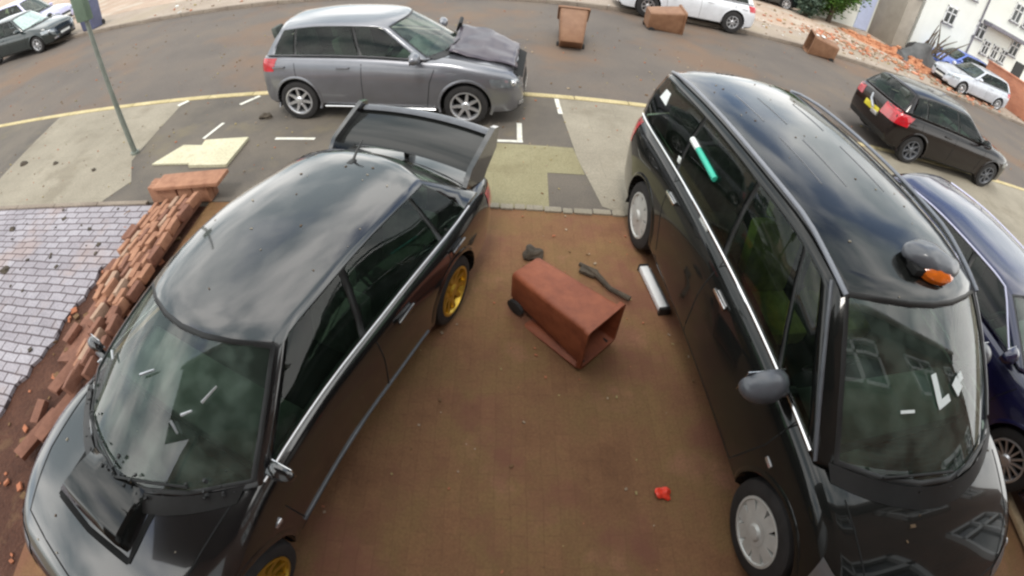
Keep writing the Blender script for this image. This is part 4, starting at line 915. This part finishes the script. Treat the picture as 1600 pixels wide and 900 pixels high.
# orange rubble across the road
b = MB(); V, F = [], []; n_ = 18
for i in range(n_+1):
    for j in range(n_+1):
        u, v = i/n_, j/n_; x = lerp(15.4, 19.0, u); y = lerp(20.0, 16.8, u)+(v-.5)*2.1; q = Vector((x, y, 0)); V.append(Vector((x, y, .07+.42*sin(pi*u)**.5*sin(pi*v)*(.5+noise.noise(q*2.2)*.9))))
F = [(i*(n_+1)+j, (i+1)*(n_+1)+j, (i+1)*(n_+1)+j+1, i*(n_+1)+j+1) for i in range(n_) for j in range(n_)]
M['orub'] = gmat('orange_rubble', [(.3, (.42, .16, .08)), (.6, (.56, .27, .15))], 4, 30, bump=.03)
rb = MB(); rb.add(V, F)
for i in range(150):
    v = V[rr.randrange(len(V))]
    if v.z > .1: rb.box((v.x, v.y, v.z), (.24, .12, .09), Matrix.Rotation(rr.uniform(0, 3), 3, 'Z') @ Matrix.Rotation(rr.uniform(-.7, .7), 3, 'X'))
tag(rb.build('brick_rubble', M['orub'], None, 20), 'orange brick rubble heaped across the road', 'rubble', kind='stuff')

# ------------------------------------------------------------------ pole, debris
pl = empty('lamp_post', (-5.43, 5.31, 0), 0, 'thin grey-green street pole standing on the beige pavement panel edge', 'pole')
M['pole'] = mat('grey_green_paint', (.20, .22, .19), .5, .2, .2, 8)
b = MB(); b.tube([(0, 0, 0), (0, 0, .5), (0, 0, 1.2), (0, 0, 4.2)], [.042, .042, .034, .03], 16); b.build('shaft', M['pole'], pl)
M['green_box'] = mat('green_plate', (.12, .17, .12), .5, 0, .1)
b = MB(); b.box((0, -.02, 2.40), (.22, .12, .62), bev=.02); b.build('green_box', M['green_box'], pl)
b = MB(); b.tube([(0, 0, 0), (0, 0, .04)], .07, 16); b.build('collar', M['pole'], pl)
def lump(name, loc, r, mt, label, cat, seed=0, sc=(1, 1, .5), group=None, sub_=3, amp=.9):
    bb = bmesh.new(); bmesh.ops.create_icosphere(bb, subdivisions=sub_, radius=r)
    for v in bb.verts: v.co = (v.co+v.co.normalized()*noise.noise(v.co/r*1.3+Vector((seed, 0, 0)))*r*amp)*Vector(sc).x if False else Vector((v.co.x*sc[0], v.co.y*sc[1], v.co.z*sc[2]))+v.co.normalized()*noise.noise(v.co/r*1.3+Vector((seed*3.1, 0, 0)))*r*amp*.6
    me = bpy.data.meshes.new(name); bb.to_mesh(me); bb.free(); me.materials.append(mt); o = mesh_obj(name, me, None, 35); o.location = loc; tag(o, label, cat, group); return o
M['clod'] = mat('dark_clod', (.07, .055, .04), .9, 0, .4, 12, .01, 40)
lump('scrap_lump', (.40, 3.32, .05), .10, M['clod'], 'dark crumpled lump just behind the base of the red bin', 'debris', 3, (1, .8, .5))
lump('scrap_lump', (-3.52, 6.2, .03), .10, M['clod'], 'dark clod on the pavement left of the silver-grey hatchback rear wheel', 'debris', 5, (1, .6, .4))
lump('red_scrap', (1.22, 1.02, .015), .055, mat('red_plastic_scrap', (.85, .06, .03), .4), 'small bright red scrap near the people carrier front wheel', 'debris', 7, (1, .8, .4))
b = MB(); b.box((0, 0, .04), (.085, .56, .055), bev=.01, k=0); b.box((0, .28, .04), (.095, .02, .075), k=1); b.box((0, -.28, .04), (.10, .03, .08), k=1); b.box((.06, 0, .025), (.035, .54, .035), bev=.01, k=2)
o = b.build('gutter_piece', [M['frame'], M['plastic'], M['alloy']]); o.location = (1.50, 2.93, 0); o.rotation_euler = (0, 0, R(9)); tag(o, 'broken white gutter length lying beside the people carrier', 'gutter piece')
b = MB(); b.tube([(0, .30, .03), (.02, .12, .05), (.0, -.1, .04), (.05, -.3, .05)], [.02, .03, .022, .025], 8); b.box((.0, .18, .03), (.10, .16, .04), Matrix.Rotation(.4, 3, 'Z'), bev=.01)
o = b.build('broken_bracket', M['clod']); o.location = (1.02, 2.98, 0); o.rotation_euler = (0, 0, R(38)); tag(o, 'dark broken bracket on the driveway beside the mouth of the red bin', 'bracket')
def board(pts, th, label):
    o = sheet('cream_board', pts, th, M['board'], kind=None, thick=th-.006); tag(o, label, 'board', 'cream boards on the pavement'); return o
board([(-4.82, 4.93), (-4.12, 4.90), (-3.98, 5.36), (-4.55, 5.42)], .03, 'smaller cream board on the pavement nearest the pole')
board([(-4.10, 4.82), (-3.48, 4.80), (-3.48, 5.52), (-4.20, 5.50)], .05, 'larger cream board flat on the pavement behind the black saloon')
b = MB(); b.box((0, 0, .05), (.10, 1.3, .05), bev=.008); o = b.build('timber_plank', mat('pale_timber', (.5, .38, .24), .7, 0, .2, 14)); o.location = (4.75, .15, 0); o.rotation_euler = (0, 0, R(3)); tag(o, 'pale timber plank by the dark blue car front wheel', 'plank')
b = MB(); rr = random.Random(4)
b.tube([(2.0, -.3, 0), (1.2, 0, .05), (.3, .1, .08)], .02, 6) if False else None
# shed leaves, brick crumbs and grit
def litter(name, n, region, zf, size, mt, seed, label):
    b = MB(); rr = random.Random(seed)
    for i in range(n):
        x, y = region(rr); s_ = rr.uniform(*size); rot = Matrix.Rotation(rr.uniform(0, 6.3), 3, 'Z') @ Matrix.Rotation(rr.uniform(-.5, .5), 3, 'X')
        b.box((x, y, zf+s_*.3), (s_*rr.uniform(.8, 1.8), s_, s_*.35), rot, k=rr.randrange(len(mt)))
    return tag(b.build(name, mt, None, 0), label, 'litter', kind='stuff')
lm = [mat('pale_crumb', (.34, .26, .18), .9), mat('brown_leaf', (.16, .09, .04), .9), mat('brick_crumb', (.38, .14, .07), .9), mat('tan_leaf', (.34, .27, .12), .9)]
litter('driveway_litter', 130, lambda r: (r.uniform(-1.4, 2.0), r.uniform(.0, 4.0)), 0, (.006, .02), lm, 1, 'crumbs and leaves scattered over the brown driveway')
litter('pavement_litter', 300, lambda r: (r.uniform(-9, 3.5), r.uniform(4.1, 7.0)), .004, (.006, .022), lm, 2, 'grit and leaves scattered over the pavement')
litter('road_litter', 800, lambda r: (r.uniform(-16, 24), 7.3+abs(r.gauss(0, 3.2)) % 7), -.03, (.01, .032), lm, 3, 'brick crumbs and leaves scattered over the road')
litter('soil_litter', 110, lambda r: (r.uniform(-4.6, -3.4), r.uniform(-.8, 4.0)), -.03, (.015, .06), lm[1:3], 4, 'brick crumbs over the soil strip')
litter('forecourt_litter', 900, lambda r: (r.uniform(-12, 26), r.uniform(14.5, 21)), .08, (.02, .08), lm+[M['white']], 6, 'rubble and litter over the far pavement and forecourts')
litter('paving_litter', 60, lambda r: (r.uniform(-9, -4.4), r.uniform(.5, 4.0)), .004, (.015, .05), [M['clod']], 8, 'dark clods scattered on the lilac paving')
for i, (x, y, r_, t_) in enumerate([(-5.95, 2.78, .07, 'largest dark clod on the lilac paving'), (-6.6, 3.55, .055, 'dark clod near the pavement end of the lilac paving'), (-8.2, 5.3, .08, 'dark clod at the left of the beige pavement panel'), (-7.2, 5.2, .05, 'dark clod in the middle of the beige pavement panel'), (-6.0, 4.9, .045, 'small dark clod near the foot of the pole')]):
    lump('soil_clod', (x, y, .02), r_, M['clod'], t_, 'clod', i, (1, .8, .4), 'dark clods left of the pole', 2)

# ------------------------------------------------------------------ across the road: terrace, garage, hedge, wreckage
ter = empty('white_terrace', (20, 20.5, .08), 0, 'white rendered terrace with dark windows and a grey canopy at the top right', 'terrace')
b = MB(); b.box((20.2, 4, 3.1), (40.4, 8, 6.2)); b.build('wall', M['render'], ter, 0)
b = MB(); b.box((20.2, 3.9, 6.6), (41, 8.8, .8), taper=.7); rf = b.build('roof', M['tile'], ter, 0)
for x in (12, 26): b = MB(); b.box((x, 3.9, 7.4), (1, .8, 1.4)); b.build('chimney', M['obrick'], rf, 0)
M['darkwin'] = mat('dark_window', (.03, .035, .035), .1, 0, .2, 2)
def window(wx, wz, ww, wh, fr=.06):
    b = MB()
    for sx in (-1, 0, 1): b.box((wx+sx*ww/2, -.03, wz), (fr, .08, wh+fr))
    for sz in (-1, .3, 1): b.box((wx, -.035, wz+sz*wh/2), (ww+fr, .07, fr))
    w_ = b.build('window', M['frame'], ter, 0); b = MB(); b.box((wx, -.012, wz), (ww, .03, wh)); b.build('pane', M['darkwin'], w_, 0)
    b = MB(); b.box((wx, -.05, wz-wh/2-.08), (ww+.15, .12, .06)); b.build('sill', M['grime'], w_, 0)
for x in (1.95, 4.6, 8.0, 13.5, 19, 25, 32): window(x, 2.75-.08, .8, .85)
for x in (5.6, 6.5, 7.35, 12, 17, 22): window(x, 1.95, .55, .75)
for x in (3.0, 6.9, 8.1, 12.5, 18): window(x, 4.5, .8, 1.0)
b = MB(); b.box((6.5, -.35, 3.2), (4.0, .7, .22), bev=.03); b.build('canopy', M['grime'], ter)
for x in (4.25, 14.5): b = MB(); b.tube([(x, -.07, .1), (x, -.07, 5.8)], .05, 8); b.build('drainpipe', M['grime'], ter)
b = MB(); b.box((9.3, -.03, 1.05), (1.0, .08, 2.1), bev=.01); b.build('front_door', M['plastic'], ter, 0)
gar = empty('garage', (17.2, 22.6, .08), 0, 'low white garage with a pale blue door between the green tree and the white terrace', 'garage')
b = MB(); b.box((0, 2.5, 1.5), (3.6, 5, 3.0)); b.build('wall', M['render'], gar, 0)
b = MB(); b.box((0, 2.5, 3.05), (3.9, 5.3, .12)); b.build('roof', M['grime'], gar, 0)
b = MB(); b.box((1.1, -.03, 1.25), (.9, .06, 2.4)); b.build('garage_door', M['door'], gar, 0)
M['shadeside'] = mat('shaded_side_render', (.36, .32, .27), .9, 0, .15, 1.5)  # shadow-side tone of the terrace, put into the colour of an added slab
b = MB(); b.box((0, 0, 1.4), (.9, 4.2, 2.8), bev=.02); b.box((0, 0, 2.85), (1.05, 4.35, .1), bev=.02); o = b.build('shaded_terrace_side', M['shadeside']); o.location = (19.35, 22.6, .08); tag(o, 'grey-brown slab added as the shaded side of the white terrace', 'wall')
b = MB(); b.box((0, 0, .75), (.25, 3.6, 1.5), bev=.01); b.box((0, 0, 1.53), (.34, 3.7, .07), bev=.015); o = b.build('garden_wall', M['obrick']); o.location = (24.0, 16.7, .08); tag(o, 'orange-red brick garden wall at the right edge behind the silver car', 'wall')
# leafy crowns from many small leaf faces
def leafmat(name, a, c): return mat(name, a, .6, 0, 0, 3, col2=c)
M['leaf'] = leafmat('bright_leaf', (.05, .13, .02), (.11, .22, .03)); M['leaf2'] = leafmat('dull_leaf', (.05, .085, .06), (.10, .14, .09)); M['bark'] = mat('bark', (.09, .065, .045), .9, 0, .3, 8, .02, 12)
def tree(loc, rx, rz_, hz, n, mt, label, seed, name='garden_tree', cat='tree'):
    t = empty(name, loc, 0, label, cat); rr = random.Random(seed); b = MB(); b.tube([(0, 0, 0), (.05, 0, hz*.5), (0, .05, hz)], [.14, .1, .05], 8)
    cl = []
    for i in range(26):
        d = Vector((rr.gauss(0, 1), rr.gauss(0, 1), rr.gauss(0, 1))).normalized()*rr.uniform(.3, .95); c = Vector((d.x*rx, d.y*rx, hz+d.z*rz_)); cl.append((c, rr.uniform(.25, .5)*rx))
        if i < 9: b.tube([(0, 0, hz*.45), c*.6+Vector((0, 0, hz*.2)), c], [.05, .03, .012], 5)
    b.build('trunk', M['bark'], t)
    b = MB()
    for i in range(n):
        c, r_ = rr.choice(cl); p = c+Vector((rr.gauss(0, .5), rr.gauss(0, .5), rr.gauss(0, .5)))*r_; a = Matrix.Rotation(rr.uniform(0, 6.3), 3, 'Z') @ Matrix.Rotation(rr.uniform(-1.2, 1.2), 3, 'X'); s_ = rr.uniform(.05, .11)
        b.add([p+a @ Vector(v) for v in ((-s_, 0, 0), (0, -s_*.6, .01), (s_, 0, 0), (0, s_*.6, .01))], [(0, 1, 2, 3)])
    b.build('crown', mt, t, 0); return t
tree((15.5, 21.6, .08), 1.45, 1.7, 1.75, 14000, M['leaf'], 'bright green leafy tree at the top edge, left of the garage', 1)
tree((13.9, 21.3, .08), .6, .6, .7, 3000, M['leaf2'], 'dull grey-green shrub at the foot of the bright green tree', 2, 'garden_shrub', 'shrub')
litter('rubble_scatter', 420, lambda r: (lambda u: (lerp(11.5, 20.5, u)+r.gauss(0, .8), lerp(17.6, 15.2, u)+r.gauss(0, .7)))(r.random()), .08, (.04, .14), [M['orub'], M['obrick'], lm[0]], 16, 'orange brick crumbs scattered over the far pavement at the right')
# wreckage beside the blue car
wk = empty('wreckage', (18.9, 18.4, .08), 0, 'dark grey crumpled sheeting and branches heaped between the orange rubble and the bright blue car', 'wreckage')
V, F = [], []; n_ = 16
for i in range(n_+1):
    for j in range(n_+1):
        u, v = i/n_*2-1, j/n_*2-1; V.append(Vector((u*1.5, v*.8, max(.02, .95*(1-abs(u)**2.2)*(1-v*v)**.5))))
V = crumple(V, .5, 1.1, 3); V = [Vector((v.x, v.y, max(v.z, .0))) for v in V]
F = [(i*(n_+1)+j, (i+1)*(n_+1)+j, (i+1)*(n_+1)+j+1, i*(n_+1)+j+1) for i in range(n_) for j in range(n_)]
from_data('sheeting', V, F, mat('dark_sheeting', (.10, .10, .10), .6, .2, .3, 3), wk, None, 30)
b = MB(); rr = random.Random(12)
for i in range(16):
    p = Vector((rr.uniform(.2, 1.2), rr.uniform(-.3, .5), .6)); q = p+Vector((rr.uniform(.2, 1.6), rr.uniform(-.2, .9), rr.uniform(.4, 1.7))); b.tube([p, p.lerp(q, .5)+Vector((0, 0, .15)), q], [.06, .04, .015], 5)
b.build('branches', M['bark'], wk)
b = MB(); b.box((0, 0, .5), (.58, .6, 1.0), taper=1.12, bev=.04); o = b.build('storage_bin', M['blueg']); o.location = (-15.0, 14.9, .08)
b = MB(); b.box((0, -.02, 1.03), (.62, .70, .08), bev=.03); b.build('lid', M['blueg'], o); 
for s in (-1, 1): b = MB(); b.tube([(s*.3, .3, .1), (s*.24, .3, .1)], .1, 14); b.build('wheel', M['rubber'], o)
tag(o, 'blue-grey bin standing on the far pavement behind the pole', 'bin')
b = MB(); b.box((0, 0, .45), (9, .22, .9), bev=.01); b.box((0, 0, .93), (9.1, .3, .06), bev=.01); o = b.build('low_white_wall', M['render']); o.location = (-17.6, 22.5, .08); tag(o, 'low white garden wall along the top left edge', 'wall')
